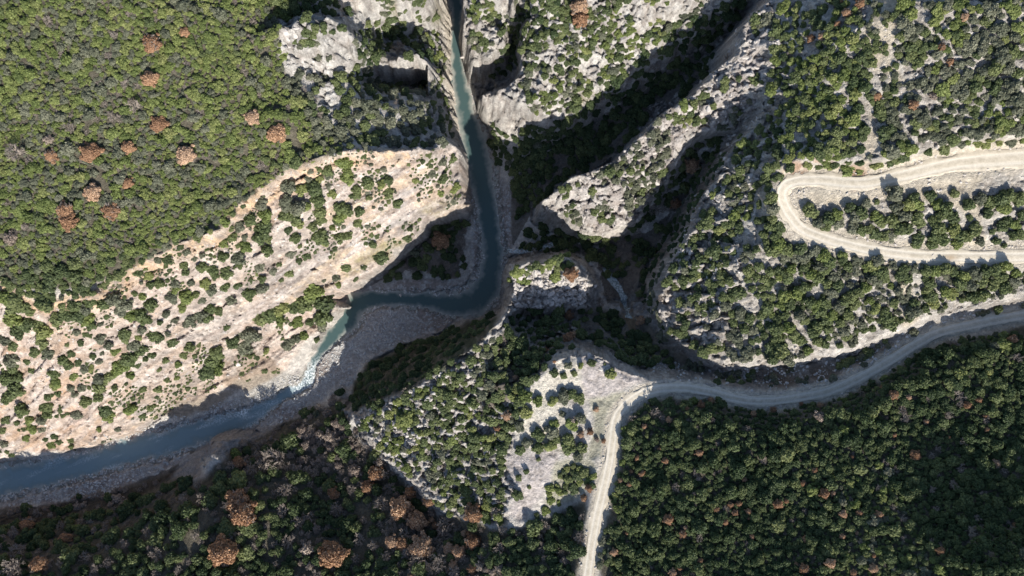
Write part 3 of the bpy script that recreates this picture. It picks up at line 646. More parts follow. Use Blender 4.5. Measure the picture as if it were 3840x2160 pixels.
for nm, val in (('depth', depth), ('foam', foam), ('milky', np.clip(milky, 0, 1) * (.15 + .85 * depth))):
    a = me.attributes.new(nm, 'FLOAT', 'POINT'); a.data.foreach_set('value', np.asarray(val, np.float32))
me.materials.append(MAT_W)
o = bpy.data.objects.new('river_water', me); COL.objects.link(o)
tag(o, 'teal river winding through the gorge past the gravel bar', kind='structure')
# small stream over the falls
def ribbon(name, line, hw, mat, lift, label, foamv):
    pts = [W(*p) for p in smooth_line(line, 6)]; V = []; Fc = []
    for i, p in enumerate(pts):
        a = pts[max(i - 1, 0)]; b = pts[min(i + 1, len(pts) - 1)]; t = Vector((b[0] - a[0], b[1] - a[1], 0)).normalized(); n = Vector((-t.y, t.x, 0))
        w = hw * (.7 + .6 * float(fbm(np.array([i * .35]), np.array([3.3]), 2, 9)[0]))
        for s in (-1, -.4, .4, 1):
            x, y = p[0] + n.x * w * s, p[1] + n.y * w * s; V.append((x, y, float(hgt(x, y)) * .35 + float(hgt(p[0], p[1])) * .65 + lift - .12 * abs(s)))
    for i in range(len(pts) - 1):
        for k in range(3): Fc.append((i * 4 + k, i * 4 + k + 1, i * 4 + k + 5, i * 4 + k + 4))
    o = mesh_obj(name, V, Fc, mat, smooth=True)
    for nm, val in (('depth', .5), ('foam', foamv), ('milky', .25)):
        a = o.data.attributes.new(nm, 'FLOAT', 'POINT'); a.data.foreach_set('value', np.full(len(V), val, np.float32))
    return tag(o, label, kind='structure')
ribbon('stream_water', [(1582,800,18),(1583,782,17),(1575,762,12),(1566,745,10),(1553,722,9),(1535,700,8),(1520,672,7)], 1.5, MAT_W, .5, 'pale stream falling over a ledge below the dry channel', .55)
ribbon('stream_water', [(1400,610,4),(1370,622,3.5),(1330,628,2.5),(1300,632,1.5),(1275,632,.4)], 1.2, MAT_W, .4, 'white water where the side stream drops into the river', .75)

# ------------------------------------------------------------------ dirt roads
def road(name, pts, hw0, label, stain=None, flare=0.0):
    V, Fc, wear, stn = [], [], [], []
    prof = np.linspace(-1, 1, 13)
    for i, p in enumerate(pts):
        hw = hw0 * (.93 + .22 * float(fbm(np.array([i * .11]), np.array([hw0]), 2, 13)[0])) * (1 + flare * max(0, i / len(pts) - .6))
        a = pts[max(i - 1, 0)]; b = pts[min(i + 1, len(pts) - 1)]; t = Vector((b[0] - a[0], b[1] - a[1], 0)).normalized(); n = Vector((-t.y, t.x, 0))
        jit = (float(fbm(np.array([i * .23]), np.array([1.7 + hw0]), 3, 5)[0]) - .5) * .9
        for s in prof:
            w = hw * (1 + (.36 * (float(vnoise(np.array([i * .6 + (7 if s > 0 else 0)]), np.array([2.2]), 3)[0]) - .5) * 2 if abs(s) > .9 else 0))
            V.append((p[0] + n.x * w * s, p[1] + n.y * w * s, p[2] + .03 * math.cos(s * 1.5) - (.05 if abs(abs(s) - .45) < .12 else 0) - (.1 if abs(s) > .95 else 0)))
            wear.append(max(0, 1 - abs(abs(s + jit * .2) - .45) / .22) * .8)
            stn.append(0.0 if stain is None else max(0.0, 1 - math.hypot(V[-1][0] - stain[0], (V[-1][1] - stain[1]) * 1.6) / 2.6))
    k = len(prof)
    for i in range(len(pts) - 1):
        for j in range(k - 1): Fc.append((i * k + j, i * k + j + 1, (i + 1) * k + j + 1, (i + 1) * k + j))
    o = mesh_obj(name, V, Fc, MAT_R, smooth=True)
    a = o.data.attributes.new('wear', 'FLOAT', 'POINT'); a.data.foreach_set('value', np.array(wear, np.float32))
    a = o.data.attributes.new('stain', 'FLOAT', 'POINT'); a.data.foreach_set('value', np.array(stn, np.float32))
    return tag(o, label, kind='structure')
road('dirt_road', road_a, 2.1, 'dirt road curving along the foot of the shaded wooded hill')
road('dirt_road', road_b, 2.35, 'pale dirt road with a hairpin bend on the sunny plateau', stain=W(2388, 648, 47), flare=1.1)

# ------------------------------------------------------------------ plant prototypes
def ico(sub=1):
    t = (1 + 5 ** .5) / 2
    v = [(-1, t, 0), (1, t, 0), (-1, -t, 0), (1, -t, 0), (0, -1, t), (0, 1, t), (0, -1, -t), (0, 1, -t), (t, 0, -1), (t, 0, 1), (-t, 0, -1), (-t, 0, 1)]
    f = [(0, 11, 5), (0, 5, 1), (0, 1, 7), (0, 7, 10), (0, 10, 11), (1, 5, 9), (5, 11, 4), (11, 10, 2), (10, 7, 6), (7, 1, 8), (3, 9, 4), (3, 4, 2), (3, 2, 6), (3, 6, 8), (3, 8, 9), (4, 9, 5), (2, 4, 11), (6, 2, 10), (8, 6, 7), (9, 8, 1)]
    v = [Vector(a).normalized() for a in v]
    for _ in range(sub):
        c = {}; nf = []
        def mid(a, b):
            k = (min(a, b), max(a, b))
            if k not in c: v.append((v[a] + v[b]).normalized()); c[k] = len(v) - 1
            return c[k]
        for a, b, d in f:
            x, y, z = mid(a, b), mid(b, d), mid(d, a); nf += [(a, x, z), (b, y, x), (d, z, y), (x, y, z)]
        f = nf
    return np.array([tuple(a) for a in v]), np.array(f)
ICO1 = ico(1); ICO0 = ico(0)
def crown_mesh(name, seed, mat, nlobe=9, nleaf=520, leaf=.13, tall=.85, lobe_r=(.3, .46), open_=0.0, flat=.55):
    """crown of unit radius, standing on z=0: leaf clumps over several uneven lobes"""
    r = np.random.default_rng(seed); lobes = [(0, 0, tall * .52, .52)]
    for k in range(nlobe):
        a = k * 2.4 + r.uniform(-.5, .5); d = math.sqrt((k + .5) / nlobe) * r.uniform(.5, .78); rad = r.uniform(*lobe_r) * (1.15 - .45 * d)
        lobes.append((d * math.cos(a), d * math.sin(a), tall * (.72 - .45 * d * d) * r.uniform(.8, 1.15), rad))
    V, F3, T = [], [], []; nv = 0
    cv, cf = ICO1
    for lx, ly, lz, rad in lobes:
        q = cv * rad * (.86 - open_) * (1 + r.uniform(-.14, .14, (len(cv), 1))); q = q * (1, 1, .9) + (lx, ly, lz)
        V.append(q); F3.append(cf + nv); T.append(r.uniform(.1, .5, len(cf))); nv += len(q)
    wts = np.array([l[3] ** 2 for l in lobes]); wts /= wts.sum(); LB = np.array(lobes)
    made = 0
    while made < nleaf:
        l = LB[r.choice(len(lobes), p=wts)]; n = r.normal(size=3); n[2] += .35; n /= np.linalg.norm(n)
        p = l[:3] + n * l[3] * r.uniform(.86, 1.08)
        if p[2] < .04: continue
        dd = np.linalg.norm((LB[:, :3] - p), axis=1) / LB[:, 3]
        if (dd < .84).any(): continue
        nn = n * .62 + np.array((0, 0, flat)) + r.normal(size=3) * .5; nn /= np.linalg.norm(nn); t = np.cross(nn, r.normal(size=3)); t /= np.linalg.norm(t); bt = np.cross(nn, t)
        s = leaf * r.uniform(.55, 1.2)
        q = np.array([p - t * s, p + bt * s * .75 - t * s * .1, p + t * s * r.uniform(.6, 1), p - bt * s * r.uniform(.5, .9)])
        V.append(q); F3.append(np.array([(0, 1, 2), (0, 2, 3)]) + nv); tt = r.uniform(0, 1); T.append(np.array([tt, tt])); nv += 4; made += 1
    V = np.concatenate(V); F3 = np.concatenate(F3); T = np.concatenate(T)
    me = fast_mesh(name, V, F3, smooth=False)
    a = me.attributes.new('leaf_tint', 'FLOAT', 'FACE'); a.data.foreach_set('value', T.astype(np.float32))
    me.materials.append(mat); return me
def tube(V, Fc, p, q, r0, r1, n=4):
    d = (q - p); L = d.length
    if L < 1e-6: return
    d /= L; a = d.orthogonal().normalized(); b = d.cross(a); s = len(V)
    for c, r in ((p, r0), (q, r1)):
        for k in range(n): t = 2 * math.pi * k / n; V.append(tuple(c + (a * math.cos(t) + b * math.sin(t)) * r))
    for k in range(n): Fc.append((s + k, s + (k + 1) % n, s + n + (k + 1) % n, s + n + k))
def trunk_mesh(name, seed, mat):
    rr_ = random.Random(seed); V, Fc = [], []; p = Vector((0, 0, -.35)); q = Vector((rr_.uniform(-.05, .05), rr_.uniform(-.05, .05), .3))
    tube(V, Fc, p, q, .09, .065, 6)
    for k in range(4):
        a = k * 1.57 + rr_.uniform(-.4, .4); e = q + Vector((math.cos(a) * .35, math.sin(a) * .35, rr_.uniform(.15, .3))); tube(V, Fc, q, e, .05, .02, 4)
    me = bpy.data.meshes.new(name); me.from_pydata(V, [], Fc); me.materials.append(mat); return me
def bare_meshes(seed):
    rr_ = random.Random(seed); TV, TF, BV, BF = [], [], [], []
    tube(TV, TF, Vector((0, 0, -.3)), Vector((0, 0, .25)), .06, .05, 6)
    def grow_(p, d, L, r, lev):
        q = p + d * L; tube(BV, BF, p, q, r, r * .65, 3 if lev > 1 else 4)
        if lev >= 4: return
        n = (5, 4, 4, 3)[lev]
        for k in range(n):
            ax = d.orthogonal().normalized(); ax.rotate(Euler((0, 0, 0))); nd_ = (d + Vector((rr_.gauss(0, .55), rr_.gauss(0, .55), rr_.gauss(0.08, .35)))).normalized()
            grow_(p + d * L * rr_.uniform(.55, 1.0), nd_, L * rr_.uniform(.55, .8), r * .68, lev + 1)
    for k in range(7):
        a = k * .9 + rr_.uniform(-.3, .3); grow_(Vector((0, 0, .2)), Vector((math.cos(a), math.sin(a), rr_.uniform(.35, 1.3))).normalized(), rr_.uniform(.34, .46), .034, 1)
    t = bpy.data.meshes.new('trunk'); t.from_pydata(TV, [], TF); t.materials.append(BARE)
    b = bpy.data.meshes.new('branches'); b.from_pydata(BV, [], BF); b.materials.append(BARE); return t, b

CR = {}
for tone in ('olive', 'green', 'grey', 'deep'):
    CR[tone] = [crown_mesh('crown_' + tone, 100 + hash_i * 7 + {'olive': 1, 'green': 2, 'grey': 3, 'deep': 4}[tone] * 50, LEAF[tone], nlobe=8 + hash_i % 4, nleaf=430) for hash_i in range(5)]
CR['rust'] = [crown_mesh('crown_rust', 500 + k, LEAF['rust'], nlobe=26, nleaf=2300, leaf=.062, tall=.74, lobe_r=(.14, .25), open_=.1, flat=.25) for k in range(5)]
CR['tan'] = [crown_mesh('crown_tan', 540 + k, LEAF['tan'], nlobe=13, nleaf=600, leaf=.09, tall=.7, lobe_r=(.18, .28), open_=.3) for k in range(5)]
TRUNKS = [trunk_mesh('trunk', k, BARK) for k in range(3)]
BARES = [bare_meshes(k) for k in range(5)]
def stone_mesh(name, seed, mat, flat=.7, block=False):
    r = np.random.default_rng(seed); v, f = ICO1; q = v.copy()
    for _ in range(7 if block else 5):
        n = r.normal(size=3); n /= np.linalg.norm(n); d = r.uniform(.45, .75); s = q @ n; q = q - np.maximum(0, s - d)[:, None] * n
    q = q * (r.uniform(.9, 1.2), r.uniform(.65, .95), flat); me = fast_mesh(name, q, f, smooth=False); me.materials.append(mat); return me
STONES = [stone_mesh('stone', 700 + k, MAT_STONE, .65, True) for k in range(8)]
COBS = [stone_mesh('cobble', 740 + k, MAT_COB, .6) for k in range(6)]

# ------------------------------------------------------------------ digitised plants: tile pixels -> survey pixels
def T(c, r, s):
    out = []
    for e in s.split():
        x, y, rad = map(float, e.split(',')); out.append((x / 3 + 644 * c, y / 3 + 483 * r, rad / 3))
    return out
SHRUBS = T(0,1,"1080,420,55 990,430,50 1190,510,40 1265,510,40 1395,555,36 1400,605,36 1410,455,35 1330,375,30 1205,380,30 1440,340,20 1470,505,25 1530,480,25 1590,475,18 1690,390,38 1760,340,40 1745,275,30 1810,270,45 1890,210,50 1850,340,28 1860,410,50 1690,485,55 1800,490,60 1810,555,35 1530,570,45 1600,580,50 1710,610,55 1620,630,40 1040,605,40 1130,630,40 1140,705,35 1210,690,45 1265,665,22 1325,690,35 1330,740,35 1440,685,35 1550,690,45 1600,740,45 1700,710,45 1790,705,40 1020,765,25 1075,785,35 910,710,18 845,735,18 970,655,18 1070,685,18 1300,790,50 1400,790,60 1480,770,35 1530,810,35 1740,810,45 1880,770,60 860,820,55 790,850,50 920,880,60 960,850,40 1140,850,55 1060,930,55 980,930,50 1100,960,50 1380,870,45 1590,880,45 1650,900,35 1430,970,60 1500,930,60 1560,950,50 1260,920,35 1320,970,35 1210,985,25 1270,1010,22 680,830,45 660,960,55 690,1000,50 640,880,50 590,930,60 500,930,60 430,960,60 560,860,50 350,860,60 480,860,40 300,840,40 180,870,50 100,830,70 30,800,60 230,900,40 100,950,70 200,1000,60 300,1000,60 330,1060,60 140,1060,60 40,1120,50 100,1160,45 320,1130,50 260,1210,45 90,1270,60 100,1330,50 205,1280,30 235,1345,28 370,1220,50 345,1195,40 540,1215,38 480,1270,45 520,1310,40 590,1290,35 610,1140,28 510,1150,20 580,1060,30 645,1075,28 690,1085,20 760,1100,45 820,1160,40 950,1100,50 945,1070,45 1045,1095,30 1070,1040,35 1160,1080,50 1200,1100,45 1310,1130,50 1265,1070,22 1010,1160,50 1070,1180,55 980,1260,70 920,1310,60 870,1200,35 700,1240,28 775,1215,20 750,1280,30 640,1340,40 690,1330,30 1150,1225,35 1250,1270,35 1345,1305,30 1390,1230,40 1430,1170,50 1100,1260,25 1045,1305,28 985,1385,35 820,1390,50 880,1360,50 740,1410,50 410,1370,45 425,1430,45 560,1390,40 60,1400,60 140,1400,50 1260,1415,25 1335,1405,25 1560,1350,70 1640,1320,70 1600,1270,60 1640,1220,60 1840,1160,80 1760,1130,60 1880,1080,70 1710,1020,35 350,560,50 380,650,60 380,720,50 240,660,40 215,720,30 480,600,60 560,640,60 640,670,45 680,610,45 760,570,45 840,530,45 570,540,50 595,745,22 500,715,25 470,795,22 535,765,15 180,765,20 45,680,40")
SHRUBS += T(1,1,"230,60,50 230,110,55 320,120,70 220,180,50 290,200,60 320,240,45 380,110,40 470,60,60 480,150,60 490,210,45 580,10,40 630,120,50 690,140,50 640,190,50 620,220,45 770,230,45 780,150,45 760,20,40 845,45,22 870,50,15 720,30,22 1000,10,45 1070,85,45 945,130,20 890,120,15 660,265,20 580,270,28 430,260,40 470,330,60 500,360,50 520,390,30 630,340,50 690,330,40 300,345,45 245,290,28 40,90,60 70,180,60 60,280,80 30,340,60 90,360,35 85,440,50 260,465,40 330,410,22 380,485,40 325,520,28 30,570,45 130,595,35 250,610,45 175,545,25 50,660,35 190,665,22 50,730,50 680,570,40 600,640,35 515,665,20 620,695,30 815,570,25 750,655,25 885,400,30 1140,340,40 940,490,55 1390,10,35 430,750,80 380,820,90 520,830,90 300,850,80 180,880,70 100,920,70 40,950,70 500,950,70 500,1010,45 310,980,45 410,980,35 240,1150,45 300,1110,40 360,1090,35 460,1115,25 80,1200,28 180,960,50")
SHRUBS += T(0,2,"120,50,70 60,110,50 160,200,60 50,270,35 20,350,30 30,450,35 370,95,35 440,70,30 350,170,50 360,230,40 320,270,40 240,330,45 220,270,35 320,340,35 200,405,30 130,295,22 345,415,22 415,395,30 385,455,35 450,435,28 535,425,28 540,470,25 580,230,45 650,130,55 740,100,45 800,200,55 820,240,50 990,190,50 1140,175,40 1080,235,30 760,20,60 870,30,30 1075,40,35 1195,35,45 620,30,40 560,80,30 540,30,35 890,340,25 750,345,25 420,10,40")
SHRUBS += T(1,0,"300,1230,50 240,1410,60 390,1350,30 480,1350,35 540,1290,55 550,1325,40 640,1220,55 700,1230,40 690,1290,50 690,1350,50 750,1330,20 850,1390,55 830,1360,40 965,1280,30 870,1245,18 1035,1250,15 950,1390,40 1000,1360,40 1205,1362,28 1325,1310,35 1480,1200,45 1400,1220,40 1410,1350,45 810,1180,30 1500,1420,50 440,1420,60 340,1430,50 760,1430,40")
TREES = T(3,1,"320,150,60 380,230,60 300,110,40 450,200,60 510,170,50 440,260,50 530,240,60 620,120,50 660,180,60 740,90,50 700,160,60 640,270,55 700,290,50 760,280,45 820,190,60 850,230,55 810,320,60 880,330,55 940,210,70 970,110,60 1020,180,60 1060,100,60 1000,280,60 930,330,50 1130,100,60 1120,200,60 1150,240,50 1060,280,45 820,75,25 1240,220,50 1270,100,50 1340,120,60 1390,190,60 1300,180,50 1280,270,60 1260,340,60 1240,400,50 1320,360,60 1400,290,60 1440,330,60 1430,390,50 1500,330,60 1560,280,60 1600,370,45 1130,350,60 1120,390,50 1220,30,50 1510,100,60 1600,50,60 1670,80,60 1660,160,50 1760,60,70 1820,30,60 1780,120,60 1890,60,60 1920,180,50 1800,220,50 1760,260,60 1850,330,50 1900,320,45 1720,370,40 1780,405,25 1690,300,30 950,20,70 1100,40,50 1410,15,40 1860,250,50 1520,195,30 30,440,70 90,400,60 150,440,60 60,330,50 20,260,60 30,130,60 120,480,50 240,430,55 260,490,60 200,490,50 360,450,55 420,480,60 460,530,60 400,560,60 560,480,45 560,510,40 660,505,35 600,560,50 660,600,50 330,620,60 380,650,60 420,590,50 270,570,50 180,580,45 740,570,40 790,560,60 830,520,55 850,610,70 800,660,60 870,650,50 1020,590,60 1000,640,50 1050,650,45 1100,590,35 1200,600,60 1260,590,55 1330,580,60 1390,600,50 1220,690,50 1200,740,45 1230,790,60 1330,750,50 1380,770,60 1250,840,50 1190,880,40 1480,640,60 1550,620,60 1520,700,60 1600,670,60 1640,600,60 1720,590,60 1760,640,60 1700,700,60 1780,720,55 1850,680,50 1620,780,60 1540,790,60 1450,700,60 1800,560,50 1870,610,40 930,710,35 980,750,45 990,800,45 950,840,45 845,790,28 770,820,40 740,720,50 680,760,50 620,790,60 580,830,55 650,850,50 540,860,50 490,640,60 520,700,60 620,700,35 440,690,50 280,720,60 220,760,60 130,780,60 160,850,55 310,830,60 360,850,60 420,830,60 470,760,55 480,930,60 440,960,60 400,900,50 240,930,55 270,970,45 220,890,40 600,920,50 640,960,50 700,1000,50 720,1040,40 790,1030,35 570,1050,55 590,1090,45 540,990,45 890,950,70 920,1000,60 880,900,45 810,880,50 1090,900,60 1070,950,45 1100,850,50 450,1040,45 370,1010,50 330,1060,50 370,1130,45 430,1150,40 300,1200,45 190,1080,50 230,1110,50 150,1030,60 60,1030,60 70,1110,60 100,1200,80 40,1250,60 150,1260,60 20,1180,60 80,640,40 30,930,35 130,930,40 70,900,20 540,1160,30 660,1110,28 750,1210,50 700,1240,40 590,1290,50 630,1270,40 540,1310,40")
TREES += T(2,2,"40,40,60 95,90,60 200,130,45 310,130,55 390,100,60 450,80,55 510,110,55 100,210,60 30,220,45 55,320,50 320,300,40 380,230,30 450,310,60 520,260,50 200,380,60 300,370,60 330,420,50 290,470,50 200,480,55 60,500,55 110,440,50 420,420,60 420,480,60 500,540,55 110,660,25 200,570,20 50,710,30 40,840,55 130,780,20 530,480,50")
TREES += T(2,1,"320,1365,45 390,1390,30 420,1310,35 520,1310,30 470,1370,30 600,1290,40 740,1375,50 700,1300,15")
RUST = [(380,107,32),(465,80,16),(375,198,26),(397,310,28),(633,294,24),(694,334,30),(225,383,32),(320,370,23),(465,388,32),(127,391,20),(230,483,30),(320,460,18),(160,530,28),(168,556,26),(278,530,25),(600,1262,36),(612,1290,40),(563,1385,46),(838,1393,40),(1010,1275,33),(1050,1310,33),(985,1362,22),(1190,1290,26),(1190,1360,25),(1155,1390,22),(925,1225,20),(945,1190,25),(840,1240,18),(165,1355,18),(100,1420,26),(70,1320,20),(600,1165,20),(1435,690,20),(1430,793,16),(1430,850,16),(1610,805,17),(1740,418,26),(1700,515,18),(1455,20,26),(1460,50,25),(1110,605,28),(1060,1375,35),(1030,1240,20),(2545,856,15)]
RUST += T(2,2,"1430,160,40 1500,125,30 1320,185,22 1185,270,30 1000,320,25 945,555,28 1155,575,30 1110,490,20 1410,520,35 900,660,18 980,675,30 885,755,25 820,730,25 580,785,40 540,860,32 520,380,32 590,360,32 1175,1020,50 1290,1130,35 1310,1085,22 870,1125,18 770,1265,35 1215,1420,40 1270,1390,25 1420,1330,25 1540,940,30 1650,910,30 1710,900,30 1680,970,30 1780,960,30 1780,1010,25 1610,1040,30 1820,230,35 1755,720,25 1510,1115,22 1810,1150,30 635,190,25 690,430,20")
RUST += T(3,2,"40,195,30 390,160,25 250,150,20 945,80,38 860,25,20 1190,280,25 955,385,22 1105,535,50 635,550,18 1590,120,30 1500,160,35 1635,240,22 1545,375,30 1650,340,25 1720,600,40 1855,1060,20 420,825,50 490,825,30 260,745,30 70,905,45 135,880,22 690,970,35 560,980,40 835,985,35 560,1150,28 280,1170,30 670,1125,18 270,1390,45 470,1350,45 790,1390,40 640,1420,30 1300,1255,40 1365,400,15 1060,100,25 350,650,25 795,1295,20 210,1360,20")
RUST += T(3,0,"590,100,45 690,30,40 550,15,20 320,290,35 405,275,35 520,180,28 1480,130,40 1375,465,35 820,725,35 1095,790,45 1310,355,35") + T(2,1,"470,1070,28 260,1200,28 25,1400,28 320,1280,18") + T(1,2,"1890,240,40 1820,335,28")
TAN = [(122,350,18),(25,600,22),(1440,1060,16),(2350,243,16)] + T(1,2,"350,350,50 480,380,50 610,300,60 1150,1020,40 1240,1060,40") + T(2,2,"1380,830,30 1410,715,35 380,1095,35 640,420,28") + T(3,2,"390,250,60") + T(0,2,"1830,590,60 200,1060,70")
BARE_T = [(43,385,26),(343,268,20),(180,320,17)] + T(1,2,"150,560,105 620,930,65 950,890,65 1440,1050,80 1270,1290,95 1390,1340,85 480,170,45 720,410,36 830,480,45 390,560,45 520,540,40 960,680,60 220,800,70 720,790,50 990,1290,50 1190,1340,60 1800,960,50 1860,1090,50 1120,60,40") + T(0,2,"100,1380,110 150,1250,70 620,1030,36 1580,780,30") + T(2,1,"1090,130,80 720,770,50 1000,870,45 660,830,60 1120,800,40") + T(1,0,"1080,370,65") + T(2,2,"900,260,40 1200,100,32 1230,780,40 1410,1160,40") + T(3,2,"1350,230,40 1465,430,35 830,780,32 1390,760,45 690,1185,32 1265,935,32 690,60,32") + T(2,0,"1740,130,40 1620,440,45")

ANCH_SHRUB = [(70,770,'at the left end of the orange rock band'),(200,660,'on the forest edge above the orange rock band'),(60,830,'below the band by the left edge of the picture'),(190,820,'in the thicket below the left end of the band'),(300,800,'in the thicket under the middle of the band'),(400,780,'on bare scree under the middle of the band'),(290,600,'along the forest edge over the band'),(390,660,'just below the orange band on open scree'),(460,680,'on the open scree right of the thicket'),(540,680,'in the dense cluster mid-slope'),(590,620,'just under the upper bend of the orange band'),(470,760,'in the big cluster left of the white slab'),(540,790,'beside the small cave in the white slab'),(60,900,'on the red scree at the left edge'),(150,900,'on the open scree left of centre'),(230,850,'on the open scree below the thicket'),(300,880,'in the line of bushes running down the slope'),(380,850,'near the head of the lower white slab'),(440,880,'on the lower white slab'),(330,920,'at the foot of the line of bushes'),(40,1000,'on orange ground by the lower left edge'),(110,1030,'low on the slope over the river bend'),(140,1110,'just above the blue river at lower left'),(230,1020,'above the grassy ledge at lower left'),(270,1040,'on the grassy ledge above the river'),(370,1030,'by the shadow edge over the lower river'),(600,880,'in the thicket above the sandy bank'),(650,780,'in the upper left of the bank thicket'),(760,760,'in the round grove above the river pool'),(800,760,'at the right end of the round grove'),(730,860,'on the pale bank below the round grove'),(720,560,'in the cluster near the upper white slab'),(760,530,'in the tall cluster on the upper slope'),(800,510,'on the upper slope under the forest corner'),(860,440,'under the ridge crest'),(860,540,'on the streaked slab left of the gorge'),(960,450,'near the ridge crest over the slot'),(1000,500,'on the smooth slab near the gorge tip'),(1120,440,'at the right tip of the ridge'),(930,620,'on the green grass ledge over the pool'),(870,690,'by the overhang above the pool'),(800,600,'beside the long bright slab'),(740,630,'on the slope left of the bright slab'),(700,690,'along the lower edge of the bright slab'),(660,640,'in the middle of the pale slope'),(660,540,'beside the upper end of the orange band')]
ANCH_TREE = [(2050,545,'inside the nose of the hairpin'),(2120,530,'on the left of the wood inside the hairpin'),(2220,530,'in the middle of the wood inside the hairpin'),(2280,540,'among the packed trees inside the hairpin'),(2370,560,'on the right of the wood inside the hairpin'),(2420,600,'by the lower arm of the hairpin'),(2490,510,'in the upper clump between the hairpin arms'),(2550,560,'at the right edge between the hairpin arms'),(1950,580,'left of the hairpin bend'),(2010,640,'just below the hairpin bend'),(2080,660,'under the lower arm of the hairpin'),(2130,650,'below the lower arm near its straight'),(2200,690,'in the big clump below the road straight'),(2280,690,'on the sandy gap below the road straight'),(2360,690,'in the ring of trees below the road'),(2450,700,'in the wide clump below the road'),(2530,700,'at the right end of the wide clump'),(2350,760,'at the bottom of the ring of trees'),(2250,750,'by the forked sandy tracks'),(2170,740,'on the plateau right of the thick scrub'),(2100,730,'in the thick scrub mid-plateau'),(2030,740,'in the scrub left of mid-plateau'),(1970,760,'on the rocky west of the plateau'),(2090,800,'in the rows above the plateau rim'),(2160,820,'above the rim near the shaded road'),(2230,800,'in the dark clump over the rim'),(2300,790,'on the right end of the rim'),(2020,850,'near the pale plateau rim'),(1970,880,'in the dense corner above the gully'),(2140,900,'in the gully beside the shaded road'),(2060,880,'on the bright edge over the gully'),(1310,1000,'on the white quarry slope, left side'),(1420,1010,'on the white quarry slope, centre'),(1450,1080,'right of the white quarry floor'),(1370,1110,'at the foot of the white quarry'),(1310,1130,'left of the quarry foot'),(1310,1220,'on the pink slab below the quarry'),(1400,930,'at the top edge of the white quarry'),(1520,930,'on the pale slab above the road bend'),(1440,1140,'beside the green clay patch')]
ANCH_WOOD = [(380,140,'in the olive wood at upper left'),(650,310,'in the wood left of the white crag'),(400,340,'in the middle of the upper left wood'),(150,390,'by the left edge of the upper wood'),(200,500,'low in the upper left wood'),(300,520,'just above the pale slope, upper left wood'),(1455,30,'on the rocky spur at top centre'),(1740,420,'in the dark side gully'),(1690,520,'at the mouth of the side gully'),(1430,690,'on the rock promontory'),(1430,820,'in the dark wood below the promontory'),(1600,800,'beside the dry channel above the falls'),(1380,910,'at the top of the white quarry'),(1280,1060,'in the wood left of the white quarry'),(1110,600,'in the shaded pocket by the river'),(610,1270,'in the dark wood at lower left'),(560,1390,'near the bottom left of the dark wood'),(840,1390,'at the bottom of the dark wood'),(80,1400,'in the lower left corner'),(160,1330,'in the shade of the lower left'),(690,1150,'in the dark wood below the river'),(830,1090,'on the slope under the white rock tip'),(930,1200,'in the dark wood under the lit spur'),(1030,1270,'in the brown grove at lower centre'),(1060,1370,'in the grey and brown grove at bottom centre'),(1180,1310,'in the wood right of the brown grove'),(1170,1380,'at the bottom right of the brown grove'),(1480,1090,'left of the lower road bend'),(1480,1230,'left of the straight lower road'),(1590,1120,'right of the lower road bend'),(1580,1200,'right of the straight lower road'),(1545,1390,'by the lower road near the bottom'),(1700,1040,'just below the shaded road, left'),(1760,1020,'below the middle of the shaded road'),(1950,1030,'below the lowest dip of the shaded road'),(2050,1020,'under the right part of the shaded road'),(1670,1160,'in the left of the hillside wood'),(1760,1150,'in the upper hillside wood'),(1860,1200,'in the middle of the left hillside wood'),(1680,1310,'in the lower left hillside wood'),(1720,1350,'low in the hillside wood'),(1700,1440,'at the bottom of the hillside wood'),(1850,1290,'in the pink-flecked part of the hillside wood'),(1890,1350,'low right of the pink-flecked part'),(2070,1240,'in the centre of the hillside wood'),(1990,1230,'left of the hillside wood centre'),(2130,1290,'in the row of brown crowns, hillside wood'),(2030,1430,'at the bottom centre of the hillside wood'),(2110,1350,'in the lower centre of the hillside wood'),(2180,1430,'at the bottom right of the brown crowns'),(2300,1140,'around the large brown crown, hillside wood'),(2250,1000,'in the upper right hillside wood'),(2450,1020,'by the upper right of the hillside wood'),(2470,1090,'in the right part of the hillside wood'),(2500,1170,'at the far right of the hillside wood'),(2540,1310,'in the dark lower right corner'),(2370,1380,'in the dark bottom right slope'),(2130,20,'in the top wood left of the sandy track'),(2050,95,'in the top right wood, left side'),(2210,250,'beside the sandy track, top right wood'),(2400,100,'in the top right wood'),(2340,240,'right of the sandy track'),(1840,300,'on the rim of the side gully'),(1000,120,'in the hollow by the slot gorge')]
ORD = ['first', 'second', 'third', 'fourth', 'fifth', 'sixth', 'seventh', 'eighth', 'ninth', 'tenth', 'eleventh', 'twelfth', 'thirteenth', 'fourteenth', 'fifteenth', 'sixteenth', 'seventeenth', 'eighteenth', 'nineteenth', 'twentieth']
def labelled(items, anchors, adj, noun, plural):
    """one label per plant: its look, its place, and its order there from left to right"""
    A = np.array([(a[0], a[1]) for a in anchors]); bag = {}
    for i, it in enumerate(items): bag.setdefault(int(np.argmin(((A - (it[0], it[1])) ** 2).sum(1))), []).append(i)
    lab = [None] * len(items)
    for k, ids in bag.items():
        ids.sort(key=lambda i: items[i][0]); n = len(ids); pl = anchors[k][2]
        mean = np.mean([items[i][2] for i in ids])
        for r, i in enumerate(ids):
            sz = 'large' if items[i][2] > 1.15 * mean else ('small' if items[i][2] < .85 * mean else 'mid-sized')
            if n == 1: lab[i] = f'{adj} {noun} {pl}'
            elif r == 0: lab[i] = f'leftmost {sz} {adj} {noun} {pl}'
            elif r == n - 1: lab[i] = f'rightmost {sz} {adj} {noun} {pl}'
            else: lab[i] = f'{sz} {adj} {noun} {pl}, {ORD[r]} from left'
    return lab
TAKEN = []
